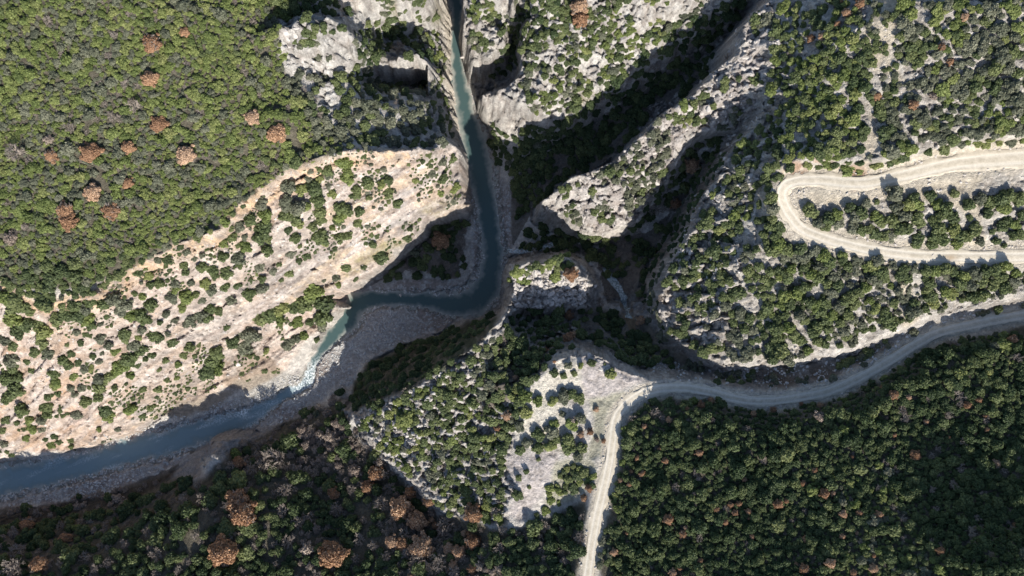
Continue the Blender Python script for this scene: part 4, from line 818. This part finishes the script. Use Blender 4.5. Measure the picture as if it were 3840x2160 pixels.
def plant(items, labels, name, cat, group, tones, heights, part, trunk_scale=1.0, seed=1):
    r = random.Random(seed); it = np.array([(a[0], a[1], a[2]) for a in items], float)
    hs = np.array([r.uniform(*heights) for _ in items])                     # height / radius
    g0 = ground_at(it[:, 0], it[:, 1], 0.0); z0 = g0[2]
    rad = it[:, 2] * (CAM_U * S - z0 - 2) / FQ
    X, Y, Z = ground_at(it[:, 0], it[:, 1], rad * hs * .45)
    for i in range(len(items)):
        e = bpy.data.objects.new(name, None); COL.objects.link(e)
        e.empty_display_size = .5; e.location = (X[i], Y[i], Z[i] - .1); e.rotation_euler = (0, 0, r.uniform(0, 6.28))
        hs[i] *= .62 if tones == ('rust',) and it[i, 0] < 760 and it[i, 1] < 620 else 1.0
        R_ = rad[i] * r.uniform(.95, 1.1) * (1.14 if tones == ('rust',) else 1.2 if part == 'bare' else 1.0); e.scale = (R_ * r.uniform(.9, 1.1), R_ * r.uniform(.9, 1.1), R_ * hs[i] / .95)
        tag(e, labels[i], cat, group)
        tone = r.choice(tones)
        if part == 'bare':
            tm, bm = r.choice(BARES)
        else:
            tm = r.choice(TRUNKS); bm = r.choice(CR[tone])
        a = bpy.data.objects.new('trunk', tm); COL.objects.link(a); a.parent = e
        b = bpy.data.objects.new('branches' if part == 'bare' else 'crown', bm); COL.objects.link(b); b.parent = e
        if tones == ('rust',) and r.random() < .6:
            c = bpy.data.objects.new('branches', r.choice(BARES)[1]); COL.objects.link(c); c.parent = e; c.scale = (1.0, 1.0, .95)
        TAKEN.append((it[i, 0], it[i, 1], it[i, 2]))
SHRUBS = [(a[0], a[1], a[2] * 1.13) for a in SHRUBS]; SHRUBS.sort(key=lambda a: -a[2]); SMALL_SHRUBS = SHRUBS[300:]; SHRUBS = SHRUBS[:300]
print('small', len(SMALL_SHRUBS))
plant(SHRUBS, labelled(SHRUBS, ANCH_SHRUB, 'green', 'shrub', ''), 'evergreen_shrub', 'shrub', 'shrubs dotted over the pale slope left of the river', ('green', 'green', 'grey', 'green', 'olive'), (.85, 1.15), 'crown', seed=3)
plant(TREES, labelled(TREES, ANCH_TREE, 'bushy green', 'tree', ''), 'bushy_tree', 'tree', 'bushy trees on the sunny plateau and quarry', ('green', 'green', 'olive', 'green', 'grey'), (.95, 1.3), 'crown', seed=5)
plant(RUST, labelled(RUST, ANCH_WOOD, 'rust-brown leaved', 'oak', ''), 'brown_oak', 'oak tree', 'rust-brown oaks among the evergreen woods', ('rust',), (1.35, 1.7), 'crown', seed=7)
plant(TAN, labelled(TAN, ANCH_WOOD, 'faded tan', 'tree', ''), 'faded_tree', 'tree', 'thin faded trees among the woods', ('tan',), (1.0, 1.2), 'crown', seed=9)
plant(BARE_T, labelled(BARE_T, ANCH_WOOD, 'bare grey', 'tree', ''), 'bare_tree', 'bare tree', 'leafless grey trees among the woods', ('x',), (1.2, 1.6), 'bare', seed=11)

# ------------------------------------------------------------------ continuous woodland: uncountable crowns, one object per hillside
proto = {}
def proto_collection(key, meshes):
    c = bpy.data.collections.new('crowns_' + key)
    for i, m in enumerate(meshes):
        o = bpy.data.objects.new('crown_%02d_%s' % (i, key), m); c.objects.link(o)
    proto[key] = c; return c
def scatter_group(coll):
    ng = bpy.data.node_groups.new('scatter_' + coll.name, 'GeometryNodeTree')
    ng.interface.new_socket(name='Geometry', in_out='INPUT', socket_type='NodeSocketGeometry'); ng.interface.new_socket(name='Geometry', in_out='OUTPUT', socket_type='NodeSocketGeometry')
    gi = ng.nodes.new('NodeGroupInput'); go = ng.nodes.new('NodeGroupOutput'); ip = ng.nodes.new('GeometryNodeInstanceOnPoints'); ci = ng.nodes.new('GeometryNodeCollectionInfo')
    ci.inputs[0].default_value = coll; ci.inputs[1].default_value = True; ci.inputs[2].default_value = True
    def na(nm, t):
        n = ng.nodes.new('GeometryNodeInputNamedAttribute'); n.data_type = t; n.inputs[0].default_value = nm; return n.outputs[0]
    L = ng.links.new
    L(gi.outputs[0], ip.inputs['Points']); L(ci.outputs[0], ip.inputs['Instance']); ip.inputs['Pick Instance'].default_value = True
    L(na('pick', 'INT'), ip.inputs['Instance Index']); L(na('turn', 'FLOAT_VECTOR'), ip.inputs['Rotation']); L(na('size', 'FLOAT_VECTOR'), ip.inputs['Scale'])
    L(ip.outputs[0], go.inputs[0]); return ng
def scatter(name, label, coll_key, pts, size, turn, pick, kind='stuff', parent=None):
    me = bpy.data.meshes.new(name); me.from_pydata([tuple(p) for p in pts], [], [])
    a = me.attributes.new('pick', 'INT', 'POINT'); a.data.foreach_set('value', np.asarray(pick, np.int32))
    a = me.attributes.new('turn', 'FLOAT_VECTOR', 'POINT'); a.data.foreach_set('vector', np.asarray(turn, np.float32).ravel())
    a = me.attributes.new('size', 'FLOAT_VECTOR', 'POINT'); a.data.foreach_set('vector', np.asarray(size, np.float32).ravel())
    o = bpy.data.objects.new(name, me); COL.objects.link(o)
    key = coll_key
    if key not in proto_groups: proto_groups[key] = scatter_group(proto[key])
    md = o.modifiers.new('scatter', 'NODES'); md.node_group = proto_groups[key]
    return tag(o, label, kind=kind)
proto_groups = {}
ORDER = ['olive', 'green', 'grey', 'deep', 'rust', 'tan']
proto_collection('all', [m for t in ORDER for m in CR[t]] + [b[1] for b in BARES])
NPT = 5
proto_collection('stones', STONES); proto_collection('cobbles', COBS)

def darts(poly, rmin, rmax, seed, pack=1.0, cover=1.0, nscale=60.0, avoid=True, gate=None):
    """poisson-like crowns inside a survey polygon, thinned by a patchy cover"""
    r = np.random.default_rng(seed); xs = [p[0] for p in poly]; ys = [p[1] for p in poly]
    area = (max(xs) - min(xs)) * (max(ys) - min(ys)); n = int(area / (rmin * rmin) * 1.3)
    px = r.uniform(min(xs), max(xs), n); py = r.uniform(min(ys), max(ys), n)
    jx_ = (fbm(px / 30, py / 30, 2, seed) - .5) * 22; jy_ = (fbm(px / 30, py / 30, 2, seed + 5) - .5) * 22
    ok = in_poly(px + jx_, py + jy_, poly)
    if cover < 1: ok &= fbm(px / nscale, py / nscale, 3, seed + 77, .6) < np.quantile(fbm(px / nscale, py / nscale, 3, seed + 77, .6), cover)
    px, py = px[ok], py[ok]; rad = rmin + (rmax - rmin) * r.uniform(0, 1, len(px)) ** 1.6
    cs = rmax * 2 * pack; grid = {}; out = []
    for x, y, q in (TAKEN if avoid else []): grid.setdefault((int(x // cs), int(y // cs)), []).append((x, y, q * .82))
    for x, y, q in zip(px, py, rad):
        cx_, cy_ = int(x // cs), int(y // cs); good = True
        for a in (-1, 0, 1):
            for b in (-1, 0, 1):
                for (u, v, w) in grid.get((cx_ + a, cy_ + b), ()):
                    if (u - x) ** 2 + (v - y) ** 2 < ((w + q) * pack * .62) ** 2: good = False; break
                if not good: break
            if not good: break
        if good: grid.setdefault((cx_, cy_), []).append((x, y, q)); out.append((x, y, q))
    return np.array(out)
NOVEG = [[(1548,735),(1600,745),(1606,835),(1580,838),(1560,800)], BULGE, [(806,226),(832,230),(852,276),(836,292),(815,272)], [(995,280),(1010,278),(1018,300),(1005,306)], [(495,1150),(560,1140),(555,1170),(510,1190)], [(2462,500),(2482,500),(2500,570),(2502,650),(2478,650),(2474,580)]]
def woodland(label, poly, rmin, rmax, tones, seed, hr=(1.0, 1.5), cover=1.0, pack=1.0, nscale=60.0, maxslope=3.5, claim=False, bare=0.0):
    p = darts(poly, rmin, rmax, seed, pack, cover, nscale)
    if not len(p): return
    r = np.random.default_rng(seed + 1); h = r.uniform(*hr, len(p))
    X, Y, Z = ground_at(p[:, 0], p[:, 1], 0); rad = p[:, 2] * (CAM_U * S - Z) / FQ
    X, Y, Z = ground_at(p[:, 0], p[:, 1], rad * h * .4)
    ok = (grid_at(rdist, X, Y) > 2.6 + rad * .45) & (grid_at(SLOPE_S, X, Y) < maxslope) & ~((grid_at(rr, X, Y) < 1.25) & (Z < 3))
    for t_ in p[ok]: TAKEN.append((t_[0], t_[1], t_[2])) if claim else None
    for nv in NOVEG: ok &= ~in_poly(p[:, 0], p[:, 1], nv)
    X, Y, Z, rad, h = X[ok], Y[ok], Z[ok], rad[ok], h[ok]; n = len(X)
    # neighbouring crowns tend to share a kind
    f = fbm(X / 11, Y / 11, 3, seed + 9); f2_ = fbm(X / 48, Y / 48, 3, seed + 13); rk = np.clip((f - .25) / .5 * .38 + (f2_ - .25) / .5 * .32 + r.uniform(0, 1, n) * .46 - .08, 0, .999)
    tl = [t for t, w in tones for _ in range(w)]
    pick = np.array([ORDER.index(tl[int(k * len(tl))]) * NPT + r.integers(NPT) for k in rk])
    if bare > 0:
        bm = r.uniform(0, 1, n) < bare; pick = np.where(bm, len(ORDER) * NPT + r.integers(0, 5, n), pick)
    size = np.stack([rad * 1.12 * r.uniform(.85, 1.2, n), rad * 1.12 * r.uniform(.85, 1.2, n), rad * h], -1)
    turn = np.stack([r.normal(0, .12, n), r.normal(0, .12, n), r.uniform(0, 6.28, n)], -1)
    print(label[:50], len(p), n)
    scatter('evergreen_woodland', label, 'all', np.stack([X, Y, Z - .2 * rad], -1), size, turn, pick)
woodland('olive green woodland covering the upper left hillside', [(-400,-330),(700,-330),(735,30),(700,70),(720,180),(770,290),(850,300),(880,375),(811,388),(711,428),(644,476),(550,574),(470,600),(400,625),(300,640),(160,650),(60,690),(-400,690)], 4.5, 17, [('green', 2), ('olive', 6), ('grey', 3), ('olive', 4), ('green', 1)], 1001, (.85, 1.35), cover=.965, pack=.98, bare=.045)
woodland('thin scrub along the forest edge above the pale slope', [(-400,680),(60,690),(160,650),(300,640),(400,625),(470,600),(550,574),(644,480),(540,590),(433,622),(300,688),(230,740),(133,758),(60,745),(0,712),(-400,690)], 7, 14, [('green', 4), ('grey', 2)], 1002, cover=.62)
woodland('grey green wood between the white crag and the slot gorge', [(770,290),(720,180),(780,190),(860,175),(905,165),(935,200),(960,222),(1100,232),(1118,300),(1110,345),(1085,368),(961,372),(877,372),(850,300)], 10, 20, [('grey', 4), ('green', 4), ('olive', 1)], 1003, (1.0, 1.4), cover=.98, bare=.04, maxslope=8)
woodland('dark trees in the hollow beside the slot gorge', [(905,70),(935,50),(1000,45),(1060,110),(1085,120),(1085,150),(1040,140),(980,148),(930,160),(900,150)], 10, 18, [('green', 4), ('deep', 3), ('grey', 2)], 1004, (1.1, 1.6), bare=.05, maxslope=12)
woodland('green tufts along the ledge over the slot river', [(1092,130),(1116,120),(1118,200),(1126,280),(1140,335),(1118,345),(1104,300),(1100,215)], 6, 12, [('olive', 4), ('green', 4), ('grey', 2)], 1036, (.8, 1.1), cover=.7, nscale=25, maxslope=12)
woodland('dark scrub below the white cliff in the side canyon mouth', [(1225,302),(1290,326),(1340,318),(1400,300),(1450,290),(1400,390),(1290,440),(1258,425),(1240,370)], 8, 16, [('deep', 5), ('grey', 3), ('green', 2)], 1037, (.8, 1.2), cover=.8, nscale=30, maxslope=12, bare=.1)
woodland('dark trees behind the white crag at the top', [(680,-60),(860,-80),(890,30),(800,42),(720,52)], 10, 18, [('deep', 4), ('green', 3)], 1005)
def small_shrubs():
    it = np.array(SMALL_SHRUBS); r = np.random.default_rng(5); X, Y, Z = ground_at(it[:, 0], it[:, 1]); rad = it[:, 2] * (CAM_U * S - Z) / FQ; n = len(it)
    scatter('small_shrubs', 'smallest shrubs between the bushes of the pale slope', 'all', np.stack([X, Y, Z - .1], -1), np.stack([rad * 1.05, rad * 1.05, rad], -1), np.stack([r.normal(0, .1, n), r.normal(0, .1, n), r.uniform(0, 6.28, n)], -1), r.integers(5, 15, n))
small_shrubs()
for q_ in SMALL_SHRUBS: TAKEN.append(q_)
woodland('dark shrubs in the steep gully under the white crag', [(880,95),(940,75),(985,145),(930,160),(930,200),(1000,206),(1060,204),(1105,205),(1108,235),(1030,236),(940,232),(890,200),(900,160)], 7, 14, [('green', 4), ('grey', 3), ('deep', 3)], 1034, cover=.85, nscale=30, maxslope=40)
woodland('small low bushes speckling the pale slope', WSLOPE, 3, 9, [('grey', 3), ('green', 5), ('olive', 2)], 1035, (.8, 1.1), cover=.17, nscale=55, pack=1.45)
woodland('bushes growing on the white crag', [(740,70),(830,60),(880,80),(890,150),(840,160),(800,150),(760,140),(740,110)], 9, 16, [('grey', 3), ('green', 3)], 1006, cover=.45, nscale=30)
woodland('scattered bushes on the white slopes beside the slot', [(940,0),(1100,-40),(1105,130),(1085,190),(1050,40),(960,40)], 7, 14, [('olive', 3), ('green', 3), ('grey', 2)], 1007, cover=.5, nscale=30, maxslope=12)
woodland('bushes on the rocky block east of the slot', [(1170,-60),(1320,-60),(1290,20),(1262,100),(1200,140),(1175,90)], 7, 14, [('grey', 3), ('green', 3), ('olive', 2)], 1008, cover=.5, nscale=35, maxslope=8)
woodland('dark wood in the shaded gully between the rock blocks', [(1295,20),(1440,-60),(1450,60),(1400,110),(1320,130),(1290,180),(1225,200),(1240,165),(1275,110)], 9, 17, [('deep', 4), ('green', 4), ('olive', 1)], 1009, cover=.95, maxslope=12)
woodland('scrub on the bright spur above the dark side canyon', [(1310,125),(1400,110),(1450,60),(1440,-60),(1860,-60),(1770,20),(1640,110),(1560,190),(1480,235),(1440,285),(1340,290),(1310,240)], 7, 15, [('olive', 3), ('green', 3), ('grey', 4)], 1010, cover=.55, nscale=40)
woodland('trees hidden in the deep shade of the side canyon', [(1290,440),(1310,360),(1400,320),(1480,250),(1560,200),(1640,120),(1700,60),(1850,0),(1900,10),(1860,60),(1840,130),(1740,230),(1640,260),(1600,350),(1500,410),(1390,470),(1340,520),(1300,560)], 9, 18, [('deep', 6), ('green', 3)], 1011, cover=.9, bare=.12, maxslope=7)
woodland('few bushes on the bare upper part of the rock tongue', [(1660,290),(1740,250),(1860,130),(1870,60),(1925,15),(1955,60),(1930,150),(1915,215),(1860,312),(1760,330)], 8, 17, [('grey', 4), ('green', 4), ('olive', 2)], 1033, cover=.25, nscale=30)
woodland('bushes dotted on the broken rock tongue', [(1365,510),(1440,445),(1510,425),(1590,370),(1650,300),(1740,335),(1720,345),(1640,480),(1560,570),(1505,590),(1390,540)], 7, 16, [('grey', 4), ('green', 4), ('olive', 2)], 1012, cover=.5, nscale=38)
woodland('trees in the dark lower gully by the river mouth', [(1290,600),(1380,565),(1500,600),(1590,580),(1640,500),(1700,420),(1740,360),(1830,335),(1880,320),(1840,380),(1770,480),(1720,560),(1670,640),(1630,690),(1610,740),(1520,690),(1440,630),(1300,640)], 9, 19, [('deep', 5), ('green', 4)], 1013, cover=.92, bare=.13, maxslope=7)
woodland('bushes topping the rock promontory', [(1285,660),(1340,650),(1420,640),(1450,665),(1400,700),(1340,720),(1295,720)], 10, 18, [('green', 4), ('olive', 2)], 1014, cover=.85, maxslope=8)
woodland('dark wood between the promontory and the white quarry', [(1290,785),(1480,770),(1540,790),(1620,830),(1700,910),(1720,945),(1600,925),(1545,898),(1488,880),(1400,892),(1350,950),(1300,985),(1260,960),(1260,840)], 10, 20, [('green', 4), ('deep', 4), ('olive', 1)], 1015, (1.1, 1.6), bare=.04)
woodland('bright evergreen wood on the lit spur left of the quarry', [(1250,830),(1300,985),(1340,960),(1300,1050),(1270,1130),(1260,1290),(1180,1300),(1090,1230),(1060,1100),(1000,1060),(1020,1000),(1090,965),(1180,890)], 9, 18, [('olive', 4), ('green', 6), ('grey', 2)], 1016, (1.0, 1.4), cover=.95)
woodland('scrub over the white rock at the tip of the spur', [(900,1062),(1020,1000),(1000,1060),(1060,1100),(1090,1230),(1180,1300),(1260,1290),(1270,1320),(1130,1290),(1000,1170)], 8, 15, [('grey', 3), ('olive', 4), ('green', 3)], 1017, cover=.62, nscale=36)
woodland('shaded green slope falling from the spur to the gravel bar', [(1255,790),(1111,840),(944,902),(895,960),(888,1045),(1020,975),(1081,946),(1184,870),(1244,806)], 10, 17, [('deep', 6), ('green', 3)], 1018, (.9, 1.25), pack=.85, maxslope=20)
woodland('trees in the shaded pocket on the inner river bank', [(1090,565),(1180,555),(1168,690),(1100,700),(960,702),(1010,655)], 8, 16, [('deep', 4), ('green', 3), ('grey', 2)], 1019, cover=.92, pack=.9, bare=.35, maxslope=12)
woodland('thick scrub on the west side of the plateau', [(1850,360),(1960,380),(1960,520),(1975,600),(1990,720),(1960,900),(1830,905),(1740,880),(1665,810),(1670,710),(1760,560),(1770,490)], 10, 19, [('grey', 4), ('green', 6), ('olive', 3)], 1020, (1.0, 1.4), cover=.64, nscale=34)
woodland('dense green wood left of the sandy track', [(1925,250),(1945,160),(1975,-80),(2190,-330),(2150,130),(2190,190),(2170,250),(2185,330),(2165,440),(2060,425),(1990,425),(1960,390),(1870,360)], 10, 20, [('green', 5), ('olive', 3), ('deep', 3)], 1021, (1.0, 1.4), cover=.88, nscale=40)
woodland('open wood right of the sandy track', [(2270,-330),(2990,-330),(2990,330),(2576,355),(2400,390),(2260,425),(2190,430),(2215,370),(2200,250),(2245,210),(2270,60)], 10, 21, [('green', 5), ('grey', 3), ('olive', 4)], 1022, (1.0, 1.4), cover=.8, nscale=40)
woodland('few bushes in the sandy track', [(2150,-100),(2280,-100),(2270,200),(2230,300),(2190,420),(2170,300),(2150,130)], 6, 12, [('grey', 3), ('green', 3)], 1023, cover=.3, nscale=25)
woodland('small gap filling bushes on the sunny plateau', [(1960,640),(2900,690),(2900,715),(2549,740),(2400,768),(2290,805),(2132,880),(1932,912)], 5, 11, [('grey', 4), ('green', 4)], 1024, cover=.35, nscale=25)
woodland('scrub in the stony gully beside the shaded road', [(1690,900),(1850,930),(1950,925),(2150,893),(2300,825),(2500,780),(2600,760),(2380,820),(2230,895),(2100,955),(1900,975),(1720,955)], 6, 13, [('grey', 4), ('green', 3)], 1025, cover=.33, nscale=28, bare=.2)
woodland('deep green wood covering the shaded hillside at lower right', [(1600,1030),(1650,1008),(1780,1008),(1860,1028),(2040,1018),(2110,1000),(2200,958),(2330,884),(2440,848),(2990,800),(2990,1800),(1520,1800),(1535,1400),(1560,1250),(1580,1120)], 5, 19, [('deep', 8), ('green', 3), ('olive', 1), ('grey', 1)], 1026, (1.15, 1.8), pack=.96, bare=.045)
woodland('grey brown leafless grove under the white rock tip', [(850,1080),(930,1122),(1040,1242),(1000,1255),(880,1210),(760,1190),(640,1170),(740,1120)], 11, 24, [('tan', 4), ('deep', 2), ('tan', 3)], 1038, (1.2, 1.7), claim=True, cover=.9, bare=.45)
woodland('grey and brown leafless grove at the bottom centre', [(960,1240),(1080,1262),(1200,1345),(1270,1449),(1250,1500),(1020,1500),(980,1350)], 11, 24, [('tan', 4), ('deep', 2), ('rust', 1), ('tan', 3)], 1039, (1.2, 1.7), claim=True, cover=.85, bare=.45)
woodland('dark wood of mixed trees at lower left', [(-400,1345),(60,1318),(300,1285),(400,1235),(460,1195),(520,1180),(600,1130),(740,1095),(850,1030),(870,1075),(935,1135),(1040,1245),(1130,1315),(1280,1345),(1400,1300),(1470,1280),(1460,1800),(-400,1800)], 10, 24, [('tan', 3), ('deep', 6), ('green', 5), ('olive', 1), ('tan', 1)], 1027, (1.1, 1.7), cover=.92, nscale=50, bare=.27)
woodland('brown leafless thicket on the shaded south bank of the river', [(720,1072),(860,985),(875,1060),(930,1120),(850,1110),(760,1140),(640,1170),(580,1180),(590,1130),(640,1110),(700,1082),(640,1078)], 8, 17, [('tan', 5), ('deep', 2), ('grey', 2)], 1030, cover=.85, bare=.25)
woodland('brown leafless scrub in the dark lower left corner', [(-100,1290),(130,1270),(330,1225),(440,1180),(440,1215),(300,1285),(150,1330),(60,1400),(-100,1420)], 9, 18, [('tan', 5), ('deep', 3)], 1031, cover=.75, bare=.35)
woodland('dark shrubs clinging to the shaded wall under the plateau rim', [(1835,385),(1790,458),(1757,515),(1715,614),(1680,664),(1660,708),(1656,790),(1690,850),(1660,860),(1615,790),(1612,700),(1665,610),(1700,530),(1740,470),(1800,390)], 7, 14, [('deep', 5), ('grey', 3)], 1032, (.6, 1.0), cover=.8, maxslope=20)
woodland('bushes between the road and the green clay', [(1400,1270),(1490,1240),(1500,1170),(1530,1080),(1500,1060),(1460,1150),(1400,1200),(1330,1320)], 8, 15, [('green', 5), ('olive', 3)], 1028, cover=.5, nscale=30)
woodland('low bushes between the lower road and the hillside wood', [(1560,1060),(1600,1030),(1580,1120),(1560,1250),(1535,1400),(1500,1449),(1525,1300),(1545,1180)], 7, 13, [('olive', 4), ('green', 3), ('grey', 2)], 1029, cover=.6, nscale=30)

# ------------------------------------------------------------------ stones
def stones(name, label, key, polys, n, rmin, rmax, seed, nvar, sink=.25, maxz=1e9, minz=-9, slopemin=0.0, nscale=20, cover=.7):
    r = np.random.default_rng(seed); PX, PY = [], []
    for poly in polys:
        xs = [p[0] for p in poly]; ys = [p[1] for p in poly]; a = r.uniform(min(xs), max(xs), n * 4); b = r.uniform(min(ys), max(ys), n * 4)
        k = in_poly(a, b, poly) & (fbm(a / nscale, b / nscale, 3, seed + 3) > .52 - (cover - .5) * .3); PX.append(a[k][:n]); PY.append(b[k][:n])
    qx = np.concatenate(PX); qy = np.concatenate(PY); X, Y, Z = ground_at(qx, qy)
    ok = (Z < maxz) & (Z > minz) & (grid_at(rdist, X, Y) > 2.9); X, Y, Z = X[ok], Y[ok], Z[ok]; n_ = len(X)
    s = rmin + (rmax - rmin) * r.uniform(0, 1, n_) ** 3; pts = np.stack([X, Y, Z - s * sink + .1], -1)
    scatter(name, label, key, pts, np.stack([s, s, s], -1), np.stack([r.normal(0, .25, n_), r.normal(0, .25, n_), r.uniform(0, 6.28, n_)], -1), r.integers(0, nvar, n_))
stones('riverbed_stones', 'grey cobbles strewn over the gravel bars of the river', 'cobbles', [[(1240,430),(1285,470),(1285,620),(1255,770),(1150,800),(1060,850),(940,898),(890,960),(820,1000),(700,1068),(560,1085),(440,1168),(270,1245),(0,1278),(-100,1285),(-100,1190),(230,1130),(420,1040),(600,1000),(760,930),(860,850),(920,770),(930,720),(1190,715),(1180,520),(1215,430)]], 13000, .22, .85, 31, len(COBS), maxz=3.5, minz=-.35, cover=1.2)
stones('loose_stones', 'broken limestone rubble on the rock tongue and spur', 'stones', [BLOCKY, [(890,1060),(1080,955),(1150,900),(1060,1100),(1000,1160)], [(1284,665),(1480,700),(1470,765),(1300,775)]], 800, .35, 1.1, 33, len(STONES))
stones('loose_stones', 'pale scree stones on the slope left of the river', 'stones', [WSLOPE], 1500, .25, .8, 35, len(STONES), cover=.6)
stones('loose_stones', 'scattered stones on the sunny plateau', 'stones', [EAST], 1500, .25, .8, 37, len(STONES), cover=.8)
stones('loose_stones', 'dark rubble in the stony gully beside the shaded road', 'cobbles', [GULLY], 1200, .25, .9, 39, len(COBS), cover=1.0)

# rubble pushed to the road edges
rg = np.random.default_rng(41); VX = []
for pts_, hw_ in ((road_a, 2.2), (road_b, 2.7)):
    P_ = np.array(pts_)
    for k_ in range(len(P_) - 1):
        t_ = P_[k_ + 1] - P_[k_]; L_ = math.hypot(t_[0], t_[1])
        if L_ < 1e-6: continue
        for _ in range(int(L_ * 2.2) + 1):
            sgn = rg.choice((-1, 1)); o_ = sgn * (hw_ + abs(rg.normal(0, .7))); u_ = rg.uniform()
            VX.append((P_[k_][0] + t_[0] * u_ - t_[1] / L_ * o_, P_[k_][1] + t_[1] * u_ + t_[0] / L_ * o_))
VX = np.array(VX); VX = VX[fbm(VX[:, 0] / 9, VX[:, 1] / 9, 3, 43) > .45]; nv_ = len(VX); sv_ = .14 + .5 * rg.uniform(0, 1, nv_) ** 4
scatter('road_rubble', 'loose stones lying along the edges of the dirt roads', 'stones', np.stack([VX[:, 0], VX[:, 1], hgt(VX[:, 0], VX[:, 1]) + .08], -1), np.stack([sv_, sv_, sv_], -1), np.stack([rg.normal(0, .3, nv_), rg.normal(0, .3, nv_), rg.uniform(0, 6.28, nv_)], -1), rg.integers(0, len(STONES), nv_))

# rock blocks one can pick out: pieces of the rocky ground
r = random.Random(91)
blk_polys = [BLOCKY, [(1284,690),(1470,700),(1468,765),(1300,778)], [(1480,895),(1540,913),(1600,945),(1580,955),(1520,935)], [(700,60),(890,80),(880,150),(800,180),(740,150)]]
cand = []
for poly, n in zip(blk_polys, (170, 36, 16, 30)):
    xs = [p[0] for p in poly]; ys = [p[1] for p in poly]; k = 0
    while k < n:
        x, y = r.uniform(min(xs), max(xs)), r.uniform(min(ys), max(ys))
        if in_poly(np.array([x]), np.array([y]), poly)[0]: cand.append((x, y)); k += 1
cand = np.array(cand); X, Y, Z = ground_at(cand[:, 0], cand[:, 1])
for x, y, z in zip(X, Y, Z):
    if float(grid_at(SLOPE_S, x, y)) > 2.5: continue
    o = bpy.data.objects.new('rock_block', r.choice(STONES)); COL.objects.link(o); o.parent = ground
    s = r.uniform(.7, 1.7); o.location = (x, y, z - s * .1); o.scale = (s * r.uniform(.9, 1.3), s, s * r.uniform(.5, .9)); o.rotation_euler = (r.gauss(0, .2), r.gauss(0, .2), r.uniform(0, 6.28))

# single boulders that stand out
BOULD = [(1008,742,7,'pale boulder lying in the river pool beside the gravel bar'),(600,915,9,'large pale boulder on the brown earth above the sandy bank'),(573,942,5,'small white boulder low on the brown earth bank'),(1821,770,13,'large pale rock slab among scrub on the west plateau'),(1790,803,10,'cracked pale boulder below the large slab on the plateau'),(1578,438,9,'loose pale block on the rim of the rock tongue'),(1293,627,9,'white boulder where the side stream meets the river'),(1312,632,7,'wet white boulder in the side stream mouth'),(1366,627,7,'white boulder upstream in the shaded side stream'),(1165,143,8,'pale rock island in the narrow slot river'),(1521,803,5,'small white rock in the dark wood left of the falls'),(1495,160+560,7,'grey boulder at the right end of the promontory'),(2345,648-6,4,'small stone on the verge of the hairpin road')]
bx, by, bz = ground_at([b[0] for b in BOULD], [b[1] for b in BOULD])
for (qx, qy, rad, lab), x, y, z in zip(BOULD, bx, by, bz):
    me = r.choice(STONES).copy(); me.name = 'boulder'
    o = bpy.data.objects.new('boulder', me); COL.objects.link(o); s = rad * (CAM_U * S - z) / FQ
    o.location = (x, y, max(z, -.3) + s * .15); o.scale = (s * 1.1, s, s * .9); o.rotation_euler = (r.gauss(0, .15), r.gauss(0, .15), r.uniform(0, 6.28)); tag(o, lab, 'boulder')

# pale stone marker beside the lower road
mx, my, mz = ground_at([2417], [801]); e = bpy.data.objects.new('stone_marker', None); COL.objects.link(e); e.location = (mx[0], my[0], mz[0])
tag(e, 'pale stone marker post standing beside the shaded road', 'marker')
def block(name, w, d, z0, z1, top, parent):
    V = [(-w, -d, z0), (w, -d, z0), (w, d, z0), (-w, d, z0), (-w * top, -d * top, z1), (w * top, -d * top, z1), (w * top, d * top, z1), (-w * top, d * top, z1)]
    return mesh_obj(name, V, [(0, 1, 5, 4), (1, 2, 6, 5), (2, 3, 7, 6), (3, 0, 4, 7), (4, 5, 6, 7), (3, 2, 1, 0)], MAT_STONE, parent)
block('plinth', .55, .5, -.5, .3, .9, e); block('post', .36, .26, .3, 1.5, .85, e); block('cap', .4, .3, 1.5, 1.66, .7, e)
print('ok', len(bpy.data.objects))
